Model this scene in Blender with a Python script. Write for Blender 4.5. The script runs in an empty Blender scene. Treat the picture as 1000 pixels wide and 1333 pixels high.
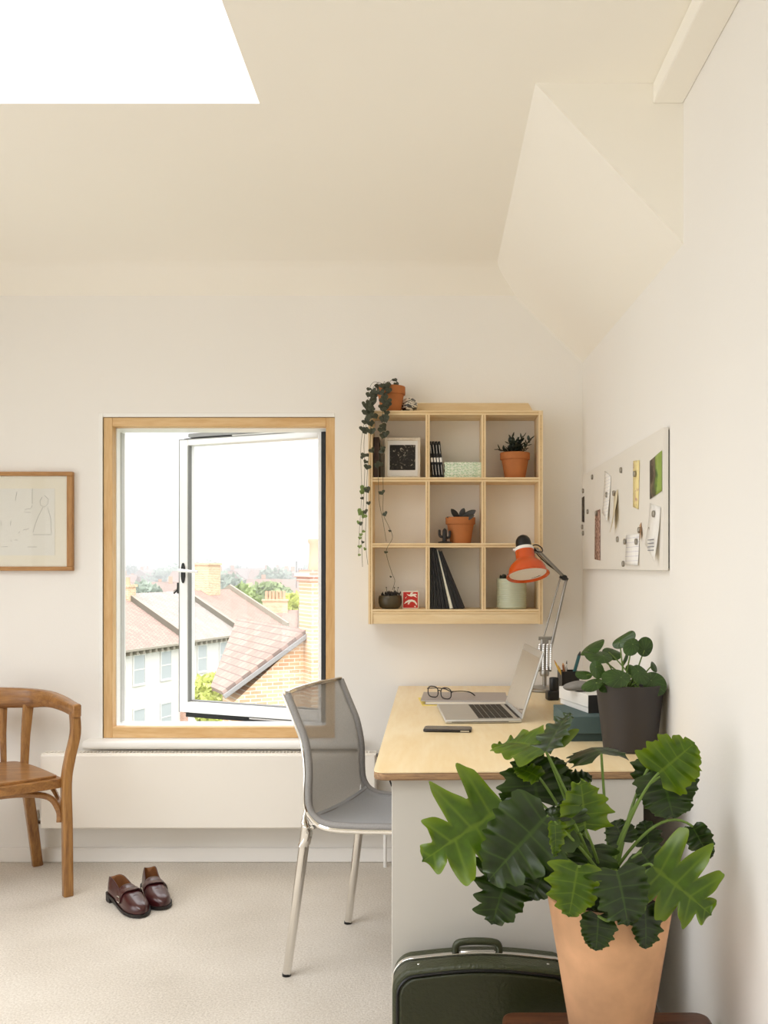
import bpy, bmesh, math, random
from mathutils import Vector, Matrix
sc = bpy.context.scene
COL = sc.collection
F = 1252.0; CX = 560.0; CY = 737.0; EYE = 1.23      # focal length, principal point (px), eye height (m)
R = math.radians
def P(px, py, Y): return Vector(((px-CX)/F*Y, Y, EYE-(py-CY)/F*Y))
def PX(px, Y): return (px-CX)/F*Y
def PZ(py, Y): return EYE-(py-CY)/F*Y
W = {}
# ---------------------------------------------------------------- mesh builder
class MB:
    def __init__(s):
        s.bm = bmesh.new()
    def box(s, x0, x1, y0, y1, z0, z1, M=None):
        vs = []
        for x in (x0, x1):
            for y in (y0, y1):
                for z in (z0, z1):
                    v = Vector((x, y, z))
                    vs.append(s.bm.verts.new(M @ v if M else v))
        for f in ((0,1,3,2),(4,6,7,5),(0,4,5,1),(2,3,7,6),(0,2,6,4),(1,5,7,3)):
            s.bm.faces.new([vs[i] for i in f])
        return s
    def tube(s, pts, r, seg=10, cap=True, flat=1.0):
        pts = [Vector(p) for p in pts]
        n = len(pts)
        rs = r if isinstance(r, (list, tuple)) else [r]*n
        rings = []; up = None
        for i, p in enumerate(pts):
            d = (pts[min(i+1, n-1)]-pts[max(i-1, 0)]).normalized()
            if up is None:
                up = Vector((0, 0, 1)) if abs(d.z) < .9 else Vector((1, 0, 0))
            a = d.cross(up)
            if a.length < 1e-6: a = d.orthogonal()
            a.normalize(); b = a.cross(d).normalized(); up = b
            rings.append([s.bm.verts.new(p+(a*math.cos(t)*flat+b*math.sin(t))*rs[i]) for t in [2*math.pi*k/seg for k in range(seg)]])
        for i in range(n-1):
            for k in range(seg):
                s.bm.faces.new((rings[i][k], rings[i][(k+1) % seg], rings[i+1][(k+1) % seg], rings[i+1][k]))
        if cap:
            s.bm.faces.new(rings[0][::-1]); s.bm.faces.new(rings[-1])
        return s
    def bar(s, pts, w, h, side=None):
        """rectangular bar swept along pts; w across 'side', h across the other"""
        pts = [Vector(p) for p in pts]; n = len(pts); rings = []
        ws = w if isinstance(w, (list, tuple)) else [w]*n
        hs = h if isinstance(h, (list, tuple)) else [h]*n
        for i, p in enumerate(pts):
            d = (pts[min(i+1, n-1)]-pts[max(i-1, 0)]).normalized()
            sd = Vector(side(i) if callable(side) else side) if side is not None else d.cross(Vector((0, 0, 1)))
            a = (sd-d*sd.dot(d)).normalized(); b = d.cross(a).normalized()
            c = .25
            ww, hh = ws[i]/2, hs[i]/2
            prof = [(ww, hh*(1-c)), (ww*(1-c), hh), (-ww*(1-c), hh), (-ww, hh*(1-c)), (-ww, -hh*(1-c)), (-ww*(1-c), -hh), (ww*(1-c), -hh), (ww, -hh*(1-c))]
            rings.append([s.bm.verts.new(p+a*x+b*y) for x, y in prof])
        for i in range(n-1):
            for k in range(8):
                s.bm.faces.new((rings[i][k], rings[i][(k+1) % 8], rings[i+1][(k+1) % 8], rings[i+1][k]))
        s.bm.faces.new(rings[0][::-1]); s.bm.faces.new(rings[-1])
        return s
    def lathe(s, prof, c=(0, 0, 0), seg=36, M=None):
        c = Vector(c); rings = []
        for r, z in prof:
            if r < 1e-5:
                v = Vector((0, 0, z)); v = (M @ v if M else v)+c
                rings.append([s.bm.verts.new(v)])
            else:
                ring = []
                for k in range(seg):
                    t = 2*math.pi*k/seg
                    v = Vector((r*math.cos(t), r*math.sin(t), z)); v = (M @ v if M else v)+c
                    ring.append(s.bm.verts.new(v))
                rings.append(ring)
        for a, b in zip(rings, rings[1:]):
            for k in range(seg):
                j = (k+1) % seg
                if len(a) == 1 and len(b) == 1: continue
                if len(a) == 1: s.bm.faces.new((a[0], b[j], b[k]))
                elif len(b) == 1: s.bm.faces.new((a[k], a[j], b[0]))
                else: s.bm.faces.new((a[k], a[j], b[j], b[k]))
        return s
    def prism(s, poly, h, M=None):
        """2-D outline extruded from z=0 to z=h, then moved by M"""
        n = len(poly)
        f = lambda x, y, z: (M @ Vector((x, y, z))) if M else Vector((x, y, z))
        lo = [s.bm.verts.new(f(x, y, 0)) for x, y in poly]
        hi = [s.bm.verts.new(f(x, y, h)) for x, y in poly]
        s.bm.faces.new(lo[::-1]); s.bm.faces.new(hi)
        for k in range(n):
            s.bm.faces.new((lo[k], lo[(k+1) % n], hi[(k+1) % n], hi[k]))
        return s
    def grid(s, rows):
        vs = [[s.bm.verts.new(Vector(p)) for p in r] for r in rows]
        for a, b in zip(vs, vs[1:]):
            for k in range(len(a)-1):
                s.bm.faces.new((a[k], a[k+1], b[k+1], b[k]))
        return vs
    def poly(s, pts):
        s.bm.faces.new([s.bm.verts.new(Vector(p)) for p in pts]); return s
    def ball(s, c, r, sub=2, sx=1, sy=1, sz=1, M=None):
        mt = Matrix.Translation(Vector(c)) @ (M or Matrix()) @ Matrix.Diagonal((r*sx, r*sy, r*sz, 1))
        bmesh.ops.create_icosphere(s.bm, subdivisions=sub, radius=1, matrix=mt); return s
    def build(s, name, mat, parent=None, world=True, bevel=0, seg=2, angle=40, subsurf=0, solid=0, smooth=True, fix=True, kind=None, label=None):
        bm = s.bm
        if fix: bmesh.ops.recalc_face_normals(bm, faces=bm.faces)
        me = bpy.data.meshes.new(name)
        loc = None
        if parent is not None:
            if world:
                bm.transform(W[parent].inverted())
        else:
            co = [v.co for v in bm.verts]
            x0, x1 = min(c.x for c in co), max(c.x for c in co)
            y0, y1 = min(c.y for c in co), max(c.y for c in co)
            z0 = min(c.z for c in co)
            loc = Vector(((x0+x1)/2, (y0+y1)/2, z0))
            bm.transform(Matrix.Translation(-loc))
        bm.to_mesh(me); bm.free()
        for m in (mat if isinstance(mat, (list, tuple)) else [mat]): me.materials.append(m)
        if smooth:
            me.polygons.foreach_set('use_smooth', [True]*len(me.polygons))
            me.set_sharp_from_angle(angle=R(angle))
        o = bpy.data.objects.new(name, me); COL.objects.link(o)
        if parent is not None:
            o.parent = parent; W[o] = W[parent].copy()
        else:
            o.location = loc; W[o] = Matrix.Translation(loc)
        if solid:
            md = o.modifiers.new('thickness', 'SOLIDIFY'); md.thickness = solid; md.offset = 0
        if bevel:
            md = o.modifiers.new('bevel', 'BEVEL'); md.width = bevel; md.segments = seg; md.limit_method = 'ANGLE'; md.angle_limit = R(35)
            md.harden_normals = False
        if subsurf:
            md = o.modifiers.new('subdivision', 'SUBSURF'); md.levels = subsurf; md.render_levels = subsurf
        if kind: o['kind'] = kind
        if label: o['label'] = label
        return o
def tag(o, label=None, cat=None, group=None, kind=None):
    if label: o['label'] = label
    if cat: o['category'] = cat
    if group: o['group'] = group
    if kind: o['kind'] = kind
    return o
def thing(name, label, cat, loc=(0, 0, 0), rz=0, group=None, kind=None):
    o = bpy.data.objects.new(name, None); COL.objects.link(o)
    o.empty_display_size = .05
    o.location = loc; o.rotation_euler = (0, 0, rz)
    W[o] = Matrix.Translation(Vector(loc)) @ Matrix.Rotation(rz, 4, 'Z')
    return tag(o, label, cat, group, kind)
def copy_tree(o, parent=None):
    c = o.copy(); COL.objects.link(c)
    if parent is not None: c.parent = parent
    for ch in list(o.children): copy_tree(ch, c)
    return c
def frame_at(o, x, y, z):
    """matrix with the given axes (columns) at o"""
    m = Matrix((x, y, z)).transposed().to_4x4(); m.translation = Vector(o); return m
def bez(p0, p1, p2, p3=None, n=12):
    out = []
    for i in range(n+1):
        t = i/n
        if p3 is None:
            out.append(Vector(p0)*(1-t)**2+Vector(p1)*2*t*(1-t)+Vector(p2)*t*t)
        else:
            out.append(Vector(p0)*(1-t)**3+Vector(p1)*3*t*(1-t)**2+Vector(p2)*3*t*t*(1-t)+Vector(p3)*t**3)
    return out
def smooth_path(pts, n=6):
    pts = [Vector(p) for p in pts]; out = []
    for i in range(len(pts)-1):
        a = pts[max(i-1, 0)]; b = pts[i]; c = pts[i+1]; d = pts[min(i+2, len(pts)-1)]
        for k in range(n):
            t = k/n
            out.append(.5*((2*b)+(c-a)*t+(2*a-5*b+4*c-d)*t*t+(3*b-a-3*c+d)*t**3))
    out.append(pts[-1]); return out
# ---------------------------------------------------------------- materials
def lin(c):
    if isinstance(c, str):
        c = [int(c[i:i+2], 16)/255 for i in (0, 2, 4)]
    return [x/12.92 if x <= .04045 else ((x+.055)/1.055)**2.4 for x in c]
class NT:
    def __init__(s, name):
        s.m = bpy.data.materials.new(name); s.m.use_nodes = True
        s.t = s.m.node_tree; s.t.nodes.clear()
        s.out = s.t.nodes.new('ShaderNodeOutputMaterial')
    def n(s, typ, **kw):
        nd = s.t.nodes.new('ShaderNode'+typ)
        for k, v in kw.items():
            if k in nd.inputs: nd.inputs[k].default_value = v
            else: setattr(nd, k, v)
        return nd
    def l(s, a, b): s.t.links.new(a, b)
def ramp(nt, fac, stops):
    r = nt.n('ValToRGB'); e = r.color_ramp.elements
    while len(e) < len(stops): e.new(.5)
    for el, (p, c) in zip(e, stops):
        el.position = p; el.color = (*c, 1)
    nt.l(fac, r.inputs[0]); return r.outputs[0]
def mat(name, c, rough=.6, metal=0.0, var=0.0, vscale=8.0, bump=0.0, bscale=60.0, coat=0.0, spec=.5, stretch=(1, 1, 1), trans=0.0, sheen=0.0):
    nt = NT(name); b = nt.n('BsdfPrincipled'); col = lin(c)
    b.inputs['Roughness'].default_value = rough; b.inputs['Metallic'].default_value = metal
    b.inputs['Coat Weight'].default_value = coat; b.inputs['Specular IOR Level'].default_value = spec
    b.inputs['Sheen Weight'].default_value = sheen
    b.inputs['Base Color'].default_value = (*col, 1)
    tc = nt.n('TexCoord'); mp = nt.n('Mapping'); mp.inputs['Scale'].default_value = stretch
    nt.l(tc.outputs['Object'], mp.inputs[0])
    if var:
        nz = nt.n('TexNoise', Scale=vscale, Detail=4.0)
        nt.l(mp.outputs[0], nz.inputs['Vector'])
        lo = [max(0, x*(1-var)) for x in col]; hi = [min(1, x*(1+var)) for x in col]
        nt.l(ramp(nt, nz.outputs['Fac'], [(.25, lo), (.75, hi)]), b.inputs['Base Color'])
    if bump:
        nb = nt.n('TexNoise', Scale=bscale, Detail=3.0); nt.l(mp.outputs[0], nb.inputs['Vector'])
        bp = nt.n('Bump', Strength=bump, Distance=.01); nt.l(nb.outputs['Fac'], bp.inputs['Height'])
        nt.l(bp.outputs[0], b.inputs['Normal'])
    s = b.outputs[0]
    if trans:
        t = nt.n('BsdfTransparent'); mx = nt.n('MixShader'); mx.inputs[0].default_value = trans
        nt.l(s, mx.inputs[1]); nt.l(t.outputs[0], mx.inputs[2]); s = mx.outputs[0]
    nt.l(s, nt.out.inputs[0]); return nt.m
def wood(name, c1, c2, axis='x', scale=6.0, rough=.5, fine=1.0, coat=0.0):
    """grain runs along 'axis' of the object"""
    nt = NT(name); b = nt.n('BsdfPrincipled', Roughness=rough); b.inputs['Coat Weight'].default_value = coat
    tc = nt.n('TexCoord'); mp = nt.n('Mapping')
    st = {'x': (.12, 1, 1), 'y': (1, .12, 1), 'z': (1, 1, .12)}[axis]
    mp.inputs['Scale'].default_value = st
    nt.l(tc.outputs['Object'], mp.inputs[0])
    n1 = nt.n('TexNoise', Scale=scale*6, Detail=5.0, Distortion=1.2); nt.l(mp.outputs[0], n1.inputs['Vector'])
    n2 = nt.n('TexNoise', Scale=scale*40*fine, Detail=2.0); nt.l(mp.outputs[0], n2.inputs['Vector'])
    mx = nt.n('Math', operation='MULTIPLY_ADD'); nt.l(n2.outputs['Fac'], mx.inputs[0]); mx.inputs[1].default_value = .45
    nt.l(n1.outputs['Fac'], mx.inputs[2])
    nt.l(ramp(nt, mx.outputs[0], [(.45, lin(c2)), (.95, lin(c1))]), b.inputs['Base Color'])
    bp = nt.n('Bump', Strength=.08, Distance=.004); nt.l(mx.outputs[0], bp.inputs['Height']); nt.l(bp.outputs[0], b.inputs['Normal'])
    nt.l(b.outputs[0], nt.out.inputs[0]); return nt.m
def leafmat(name, c, cv, rough=.38, transl=.3, veins=6.0, c_edge=None):
    """leaf blade: UV.x runs round the leaf, UV.y from the stalk to the rim"""
    nt = NT(name); b = nt.n('BsdfPrincipled', Roughness=rough)
    uv = nt.n('UVMap'); sep = nt.n('SeparateXYZ'); nt.l(uv.outputs[0], sep.inputs[0])
    mu = nt.n('Math', operation='MULTIPLY'); nt.l(sep.outputs[0], mu.inputs[0]); mu.inputs[1].default_value = veins
    pp = nt.n('Math', operation='PINGPONG'); nt.l(mu.outputs[0], pp.inputs[0]); pp.inputs[1].default_value = .5
    tc = nt.n('TexCoord'); nz = nt.n('TexNoise', Scale=35.0, Detail=3.0); nt.l(tc.outputs['Object'], nz.inputs['Vector'])
    base = ramp(nt, nz.outputs['Fac'], [(.3, [x*.75 for x in lin(c)]), (.72, [min(1, x*1.3) for x in lin(c)])])
    if c_edge:
        er = nt.n('MapRange'); nt.l(sep.outputs[1], er.inputs[0]); er.inputs[1].default_value = .55; er.inputs[2].default_value = 1.0
        er.inputs[4].default_value = .75
        m0 = nt.n('MixRGB'); nt.l(er.outputs[0], m0.inputs[0]); nt.l(base, m0.inputs[1]); m0.inputs[2].default_value = (*lin(c_edge), 1); base = m0.outputs[0]
    mr_ = nt.n('MapRange'); nt.l(sep.outputs[1], mr_.inputs[0]); mr_.inputs[1].default_value = .02; mr_.inputs[2].default_value = .07; mr_.inputs[3].default_value = .75; mr_.inputs[4].default_value = 0
    m9 = nt.n('MixRGB'); nt.l(mr_.outputs[0], m9.inputs[0]); nt.l(base, m9.inputs[1]); m9.inputs[2].default_value = (*lin(cv), 1); base = m9.outputs[0]
    vr = nt.n('MapRange'); nt.l(pp.outputs[0], vr.inputs[0]); vr.inputs[1].default_value = .0; vr.inputs[2].default_value = .09
    vr.inputs[3].default_value = .7; vr.inputs[4].default_value = 0
    m1 = nt.n('MixRGB'); nt.l(vr.outputs[0], m1.inputs[0]); nt.l(base, m1.inputs[1]); m1.inputs[2].default_value = (*lin(cv), 1)
    nt.l(m1.outputs[0], b.inputs['Base Color'])
    bp = nt.n('Bump', Strength=.25, Distance=.004); nt.l(pp.outputs[0], bp.inputs['Height']); nt.l(bp.outputs[0], b.inputs['Normal'])
    t = nt.n('BsdfTranslucent'); nt.l(m1.outputs[0], t.inputs[0])
    mx = nt.n('MixShader'); mx.inputs[0].default_value = transl
    nt.l(b.outputs[0], mx.inputs[1]); nt.l(t.outputs[0], mx.inputs[2]); nt.l(mx.outputs[0], nt.out.inputs[0])
    return nt.m
def glassmat(name, tint=(1, 1, 1), gloss=.06):
    nt = NT(name); t = nt.n('BsdfTransparent'); t.inputs[0].default_value = (*tint, 1)
    g = nt.n('BsdfGlossy', Roughness=.02); fr = nt.n('LayerWeight', Blend=.15)
    ma = nt.n('Math', operation='MULTIPLY_ADD'); nt.l(fr.outputs['Fresnel'], ma.inputs[0]); ma.inputs[1].default_value = .5; ma.inputs[2].default_value = gloss*.3
    mx = nt.n('MixShader'); nt.l(ma.outputs[0], mx.inputs[0]); nt.l(t.outputs[0], mx.inputs[1]); nt.l(g.outputs[0], mx.inputs[2])
    nt.l(mx.outputs[0], nt.out.inputs[0]); return nt.m
def brickmat(name, c1, c2, cm, scale=1.0, w=.225, h=.075, mortar=.01, M=None, rough=.9):
    """bricks or tiles in UV metres"""
    nt = NT(name); b = nt.n('BsdfPrincipled', Roughness=rough)
    uv = nt.n('UVMap'); br = nt.n('TexBrick', Scale=1.0)
    br.inputs['Color1'].default_value = (*lin(c1), 1); br.inputs['Color2'].default_value = (*lin(c2), 1); br.inputs['Mortar'].default_value = (*lin(cm), 1)
    br.inputs['Mortar Size'].default_value = mortar; br.inputs['Brick Width'].default_value = w; br.inputs['Row Height'].default_value = h
    nt.l(uv.outputs[0], br.inputs['Vector']); nt.l(br.outputs[0], b.inputs['Base Color'])
    nt.l(b.outputs[0], nt.out.inputs[0]); return nt.m
def uv_planar(o, u, v):
    """UVs in metres along the world directions u and v"""
    me = o.data; lay = me.uv_layers.new(name='UVMap'); u = Vector(u); v = Vector(v)
    for l in me.loops:
        p = me.vertices[l.vertex_index].co; lay.data[l.index].uv = (p.dot(u), p.dot(v))
def uv_box(o):
    me = o.data; lay = me.uv_layers.new(name='UVMap')
    for p in me.polygons:
        n = p.normal
        if abs(n.z) > .85: u, v = Vector((1, 0, 0)), Vector((0, 1, 0))
        else:
            u = Vector((0, 0, 1)).cross(n)
            u = u.normalized() if u.length > 1e-4 else Vector((1, 0, 0)); v = n.cross(u)
        for li in p.loop_indices:
            c = me.vertices[me.loops[li].vertex_index].co; lay.data[li].uv = (c.dot(u), c.dot(v))
m_wall = mat('cream_wall_paint', (.94, .93, .912), .85, var=.012, vscale=1.5, bump=.04, bscale=180)
m_ceil = mat('cream_ceiling_paint', (.972, .958, .922), .9, var=.01, vscale=1.2)
m_white = mat('white_gloss_paint', (.95, .945, .93), .35, bump=.01, bscale=40)
m_rad = mat('radiator_enamel', (.95, .93, .895), .35)
m_alu = mat('white_window_enamel', (.96, .96, .955), .3)
m_grey = mat('grey_window_seal', (.52, .52, .51), .5)
m_black = mat('black_rubber', (.05, .05, .05), .55)
m_pine = wood('pine_frame', 'e2c08e', 'cfa36a', 'x', 4, .5)
m_pine_v = wood('pine_upright', 'debb88', 'cb9e66', 'z', 4, .5)
m_ply = wood('birch_ply_face', 'f7e4bd', 'edd2a0', 'y', 2.0, .38, coat=.15)
m_plyedge = wood('plywood_edge', 'b8946a', '80624a', 'x', 14, .6)
m_shelf = wood('shelf_ply', 'ecd6ae', 'dec294', 'x', 4, .55)
m_shelf_v = wood('shelf_ply_upright', 'ecd6ae', 'dec294', 'z', 4, .55)
m_shelfedge = wood('shelf_ply_edge', 'd3b17c', 'a98552', 'x', 10, .6)
m_shelfedge_v = wood('shelf_ply_edge_upright', 'd3b17c', 'a98552', 'z', 10, .6)
m_oak = wood('honey_beech', 'ac7d44', '744a22', 'z', 5, .38, coat=.3)
m_oak_x = wood('honey_beech_lying', 'a87842', '704722', 'x', 5, .38, coat=.3)
m_frame = wood('oak_picture_frame', 'b98a52', '946634', 'x', 6, .5)
m_frame_v = wood('oak_picture_frame_upright', 'b98a52', '946634', 'z', 6, .5)
m_darkwood = wood('dark_walnut', '6a3f22', '3c2010', 'x', 5, .45, coat=.2)
m_chrome = mat('polished_chrome', (.9, .89, .87), .08, 1.0)
m_steel = mat('satin_steel', (.78, .77, .75), .28, 1.0)
m_mesh = mat('grey_mesh_fabric', (.56, .55, .53), .7, var=.1, vscale=250, trans=.20, sheen=.2)
m_meshedge = mat('grey_fabric_edge', (.56, .55, .54), .7, var=.08, vscale=200)
m_panel = mat('pale_grey_panel', (.80, .785, .755), .5)
m_terra = mat('terracotta', (.70, .43, .23), .8, var=.12, vscale=14, bump=.05, bscale=90)
m_terra_big = mat('pale_terracotta', (.84, .655, .50), .85, var=.24, vscale=9, bump=.06, bscale=60)
m_soil = mat('potting_soil', (.16, .11, .08), .95, var=.4, vscale=60, bump=.6, bscale=90)
m_blk = mat('black_plastic', (.045, .045, .05), .35)
m_paper = mat('white_paper', (.93, .92, .90), .8)
m_darkpot = mat('charcoal_planter', (.19, .17, .165), .55, var=.06, vscale=20)
# ================================================================= THE ROOM
XW = .635; ZC = 2.44; YB = 4.0; XL = -3.1; YR = -2.6
wx0, wx1, wz0, wz1 = (134-CX)/313, (436-CX)/313, 1.23-(961-CY)/313, 1.23-(543-CY)/313
def S(name, mb, m, **k):
    o = mb.build(name, m, **k); o['kind'] = 'structure'; return o
def wall_with_hole(mb, axis, t0, t1, a0, a1, z0, z1, hole):
    h0, h1, k0, k1 = hole
    f = (lambda u0, u1, v0, v1: mb.box(u0, u1, t0, t1, v0, v1)) if axis == 'x' else (lambda u0, u1, v0, v1: mb.box(t0, t1, u0, u1, v0, v1))
    f(a0, h0, z0, z1); f(h1, a1, z0, z1)
    if k0 > z0: f(h0, h1, z0, k0)
    if k1 < z1: f(h0, h1, k1, z1)
    return mb
# carpet
nt = NT('cream_carpet'); b = nt.n('BsdfPrincipled', Roughness=.95); b.inputs['Sheen Weight'].default_value = .2
tc = nt.n('TexCoord'); nz = nt.n('TexNoise', Scale=150.0, Detail=6.0, Roughness=.75); nt.l(tc.outputs['Object'], nz.inputs['Vector'])
n2 = nt.n('TexNoise', Scale=3.0, Detail=2.0); nt.l(tc.outputs['Object'], n2.inputs['Vector'])
mm = nt.n('Math', operation='MULTIPLY_ADD'); nt.l(n2.outputs['Fac'], mm.inputs[0]); mm.inputs[1].default_value = .25; nt.l(nz.outputs['Fac'], mm.inputs[2])
nt.l(ramp(nt, mm.outputs[0], [(.36, lin('a19788')), (.62, lin('ccc3b6')), (.86, lin('e8e3da'))]), b.inputs['Base Color'])
bp = nt.n('Bump', Strength=.4, Distance=.006); nt.l(nz.outputs['Fac'], bp.inputs['Height']); nt.l(bp.outputs[0], b.inputs['Normal'])
nt.l(b.outputs[0], nt.out.inputs[0]); m_carpet = nt.m
S('floor', MB().box(XL, XW, YR, YB, -.1, 0), m_carpet)
S('wall_back', wall_with_hole(MB(), 'x', YB, YB+.15, XL-.15, XW+.15, 0, ZC+.2, (wx0, wx1, wz0, wz1)), m_wall)
S('wall_right', MB().box(XW, XW+.15, YR-.15, YB, 0, ZC+.2), m_wall)
ADDED_LWIN = (-2.3, 2.7, .06, 2.2)  # opening out of view, added to bring in daylight from the left
S('wall_left', wall_with_hole(MB(), 'y', XL-.15, XL, YR-.15, YB, 0, ZC+.2, ADDED_LWIN), m_wall)
S('wall_rear', MB().box(XL, XW, YR-.15, YR, 0, ZC+.2), m_wall)
SK = (-2.5, -.446, .25, 2.516)
cm = MB()
cm.box(XL, SK[0], YR, YB, ZC, ZC+.2); cm.box(SK[1], XW, YR, YB, ZC, ZC+.2)
cm.box(SK[0], SK[1], YR, SK[2], ZC, ZC+.2); cm.box(SK[0], SK[1], SK[3], YB, ZC, ZC+.2)
cm.prism([(YB-.19, ZC), (YB-.155, ZC-.004), (YB-.12, ZC-.014), (YB, 2.355), (YB, ZC)], XW-XL, frame_at((XL, 0, 0), (0, 1, 0), (0, 0, 1), (1, 0, 0)))
S('ceiling', cm, m_ceil)
sl = MB(); n0 = [(.264, 2.41, ZC), (XW, 2.41, ZC), (XW, 2.41, 2.037)]; n1 = [(.268, YB, ZC), (XW, YB, ZC), (XW, YB, 2.077)]
va = [sl.bm.verts.new(p) for p in n0]; vb = [sl.bm.verts.new(p) for p in n1]
sl.bm.faces.new(va); sl.bm.faces.new(vb[::-1])
for k in range(3): sl.bm.faces.new((va[k], va[(k+1) % 3], vb[(k+1) % 3], vb[k]))
S('wall_slope', sl, m_ceil)
S('trim_1', MB().box(.558, XW, YR, 2.41, 2.389, ZC), m_ceil, bevel=.004)
S('baseboard_back', MB().box(XL, XW, YB-.014, YB, 0, .062), m_wall, bevel=.006)
# thin pale bead round the window opening
tr = MB(); g = .017
tr.box(wx0-g, wx0, YB-.003, YB+.02, wz0, wz1+g); tr.box(wx0, wx1, YB-.003, YB+.02, wz1, wz1+g)
S('trim_2', tr, m_white, bevel=.002)
# ---------------------------------------------------------------- the open window
win = thing('window_1', 'pine framed casement window standing open over the rooftops', 'window', ((wx0+wx1)/2, YB, wz0), kind='structure')
fw = .038
fm = MB(); fm.box(wx0, wx0+fw, YB+.004, YB+.05, wz0, wz1); fm.box(wx1-fw, wx1, YB+.004, YB+.05, wz0, wz1)
fm.build('frame_upright', m_pine_v, win, bevel=.002)
fm = MB(); fm.box(wx0+fw, wx1-fw, YB+.004, YB+.05, wz1-fw, wz1); fm.box(wx0+fw, wx1-fw, YB+.004, YB+.05, wz0, wz0+.045)
fm.build('frame_rail', m_pine, win, bevel=.002)
e = .004
fm = MB(); fm.box(wx0+e, wx0+fw+.003, YB+.05, YB+.17, wz0, wz1-e); fm.box(wx1-fw-.003+.01, wx1-e, YB+.05, YB+.17, wz0, wz1-e)
fm.box(wx0+fw, wx1-fw, YB+.05, YB+.17, wz1-fw-.003, wz1-e); fm.box(wx0+fw, wx1-fw, YB+.05, YB+.17, wz0, wz0+.043)
fm.build('outer_frame', m_alu, win)
MB().box(wx0+fw+.003, wx0+fw+.006, YB+.10, YB+.145, wz0+.05, wz1-.05).build('weather_seal', mat('pale_weather_seal', (.76, .76, .75), .6), win)
MB().prism([(0, 0), (.2, -.03), (.2, -.05), (0, -.05)], wx1-wx0+.2, frame_at((wx0-.1, YB+.15, wz0+.03), (0, 1, 0), (0, 0, 1), (1, 0, 0))).build('outer_sill', m_alu, win)
# the sash: hinged on the right, swung outwards
hx, hy = -.4458, YB+.15; fx, fy = -1.1675, 4.47
ud = Vector((fx-hx, fy-hy, 0)); sw = ud.length; ud.normalize(); nd = Vector((-ud.y, ud.x, 0))      # nd: towards the street
if nd.y < 0: nd = -nd
sz0, sz1 = .553, 1.818
SM = frame_at((hx, hy, sz0), ud, nd, (0, 0, 1)); sh = sz1-sz0
st = .05
sm_ = MB(); sm_.box(.02, .045, 0, .055, 0, sh, SM); sm_.box(sw-st, sw, 0, .055, 0, sh, SM); sm_.box(.045, sw-st, 0, .055, 0, st, SM); sm_.box(.045, sw-st, 0, .055, sh-.03, sh, SM)
sash = sm_.build('sash', m_alu, win, bevel=.004)
q = MB(); q.box(sw-st-.006, sw-st, .0, .022, st, sh-.03, SM); q.box(.03, sw-st, .02, .05, st, st+.004, SM); q.box(sw-.0035, sw, -.0012, .002, 0, sh, SM); q.box(.02, sw, -.0012, .002, sh-.0035, sh, SM)
q.build('glazing_seal', m_grey, sash)
q = MB(); q.box(0, sw, .05, .062, -.03, .0, SM); q.box(0, sw, .05, .062, sh, sh+.012, SM); q.box(sw, sw+.006, .045, .06, -.01, sh+.01, SM)
q.build('outer_gasket', m_black, sash)
q = MB(); q.box(0, sw-.03, .03, .06, sh+.013, sh+.03, SM); q.build('top_cladding', m_grey, sash)
q = MB(); q.box(.0, .019, -.015, .05, -.005, sh+.005, SM); q.build('hinge_gasket', m_black, sash)
MB().box(.043, sw-st+.002, .026, .03, st-.002, sh-.028, SM).build('pane', glassmat('window_glass'), sash)
hz = PZ(746, 4.46)-sz0
q = MB().prism([(.011*math.cos(t), .047*math.sin(t)) for t in [k*math.pi/10 for k in range(20)]], .006, SM @ frame_at((sw-.026, 0, hz), (1, 0, 0), (0, 0, 1), (0, -1, 0)))
hd = q.build('handle_plate', m_black, sash)
q = MB().tube([SM @ Vector(p) for p in [(sw-.026, -.006, hz+.012), (sw-.028, -.035, hz+.012), (sw-.045, -.045, hz+.012), (sw-.14, -.045, hz+.006)]], [.008, .008, .008, .006], 10)
q.build('handle_lever', m_alu, hd)
q = MB()
for p, r_ in (((.2, .05, sh+.02), .006),):
    q.box(.1, .5, .01, .022, sh+.003, sh+.008, SM)
q.box(.05, .4, .0, .02, -.009, -.003, SM)
q.build('friction_stay', m_steel, sash)
q = MB().box(sw+.001, sw+.012, .0, .02, .55, .6, SM); q.tube([SM @ Vector((sw+.01, .01, .57)), SM @ Vector((sw+.03, .0, .55))], .004, 8)
q.build('catch', m_black, sash)
q = MB()
for z in (.12, sh-.25): q.box(-.016, -.012, -.02, .0, z, z+.08, SM)
q.build('hinge', m_steel, sash)
# sill board
sb = MB(); y0 = 3.925
sb.prism([(YB+.02, wz0-.002), (y0+.012, wz0-.002), (y0+.003, wz0-.008), (y0, wz0-.018), (y0+.003, wz0-.028), (y0+.012, wz0-.034), (YB, wz0-.034), (YB, wz0-.018), (YB+.02, wz0-.018)], (463-107)/316, frame_at((PX(107, y0), 0, 0), (0, 1, 0), (0, 0, 1), (1, 0, 0)))
S('trim_3', sb, m_white)
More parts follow.
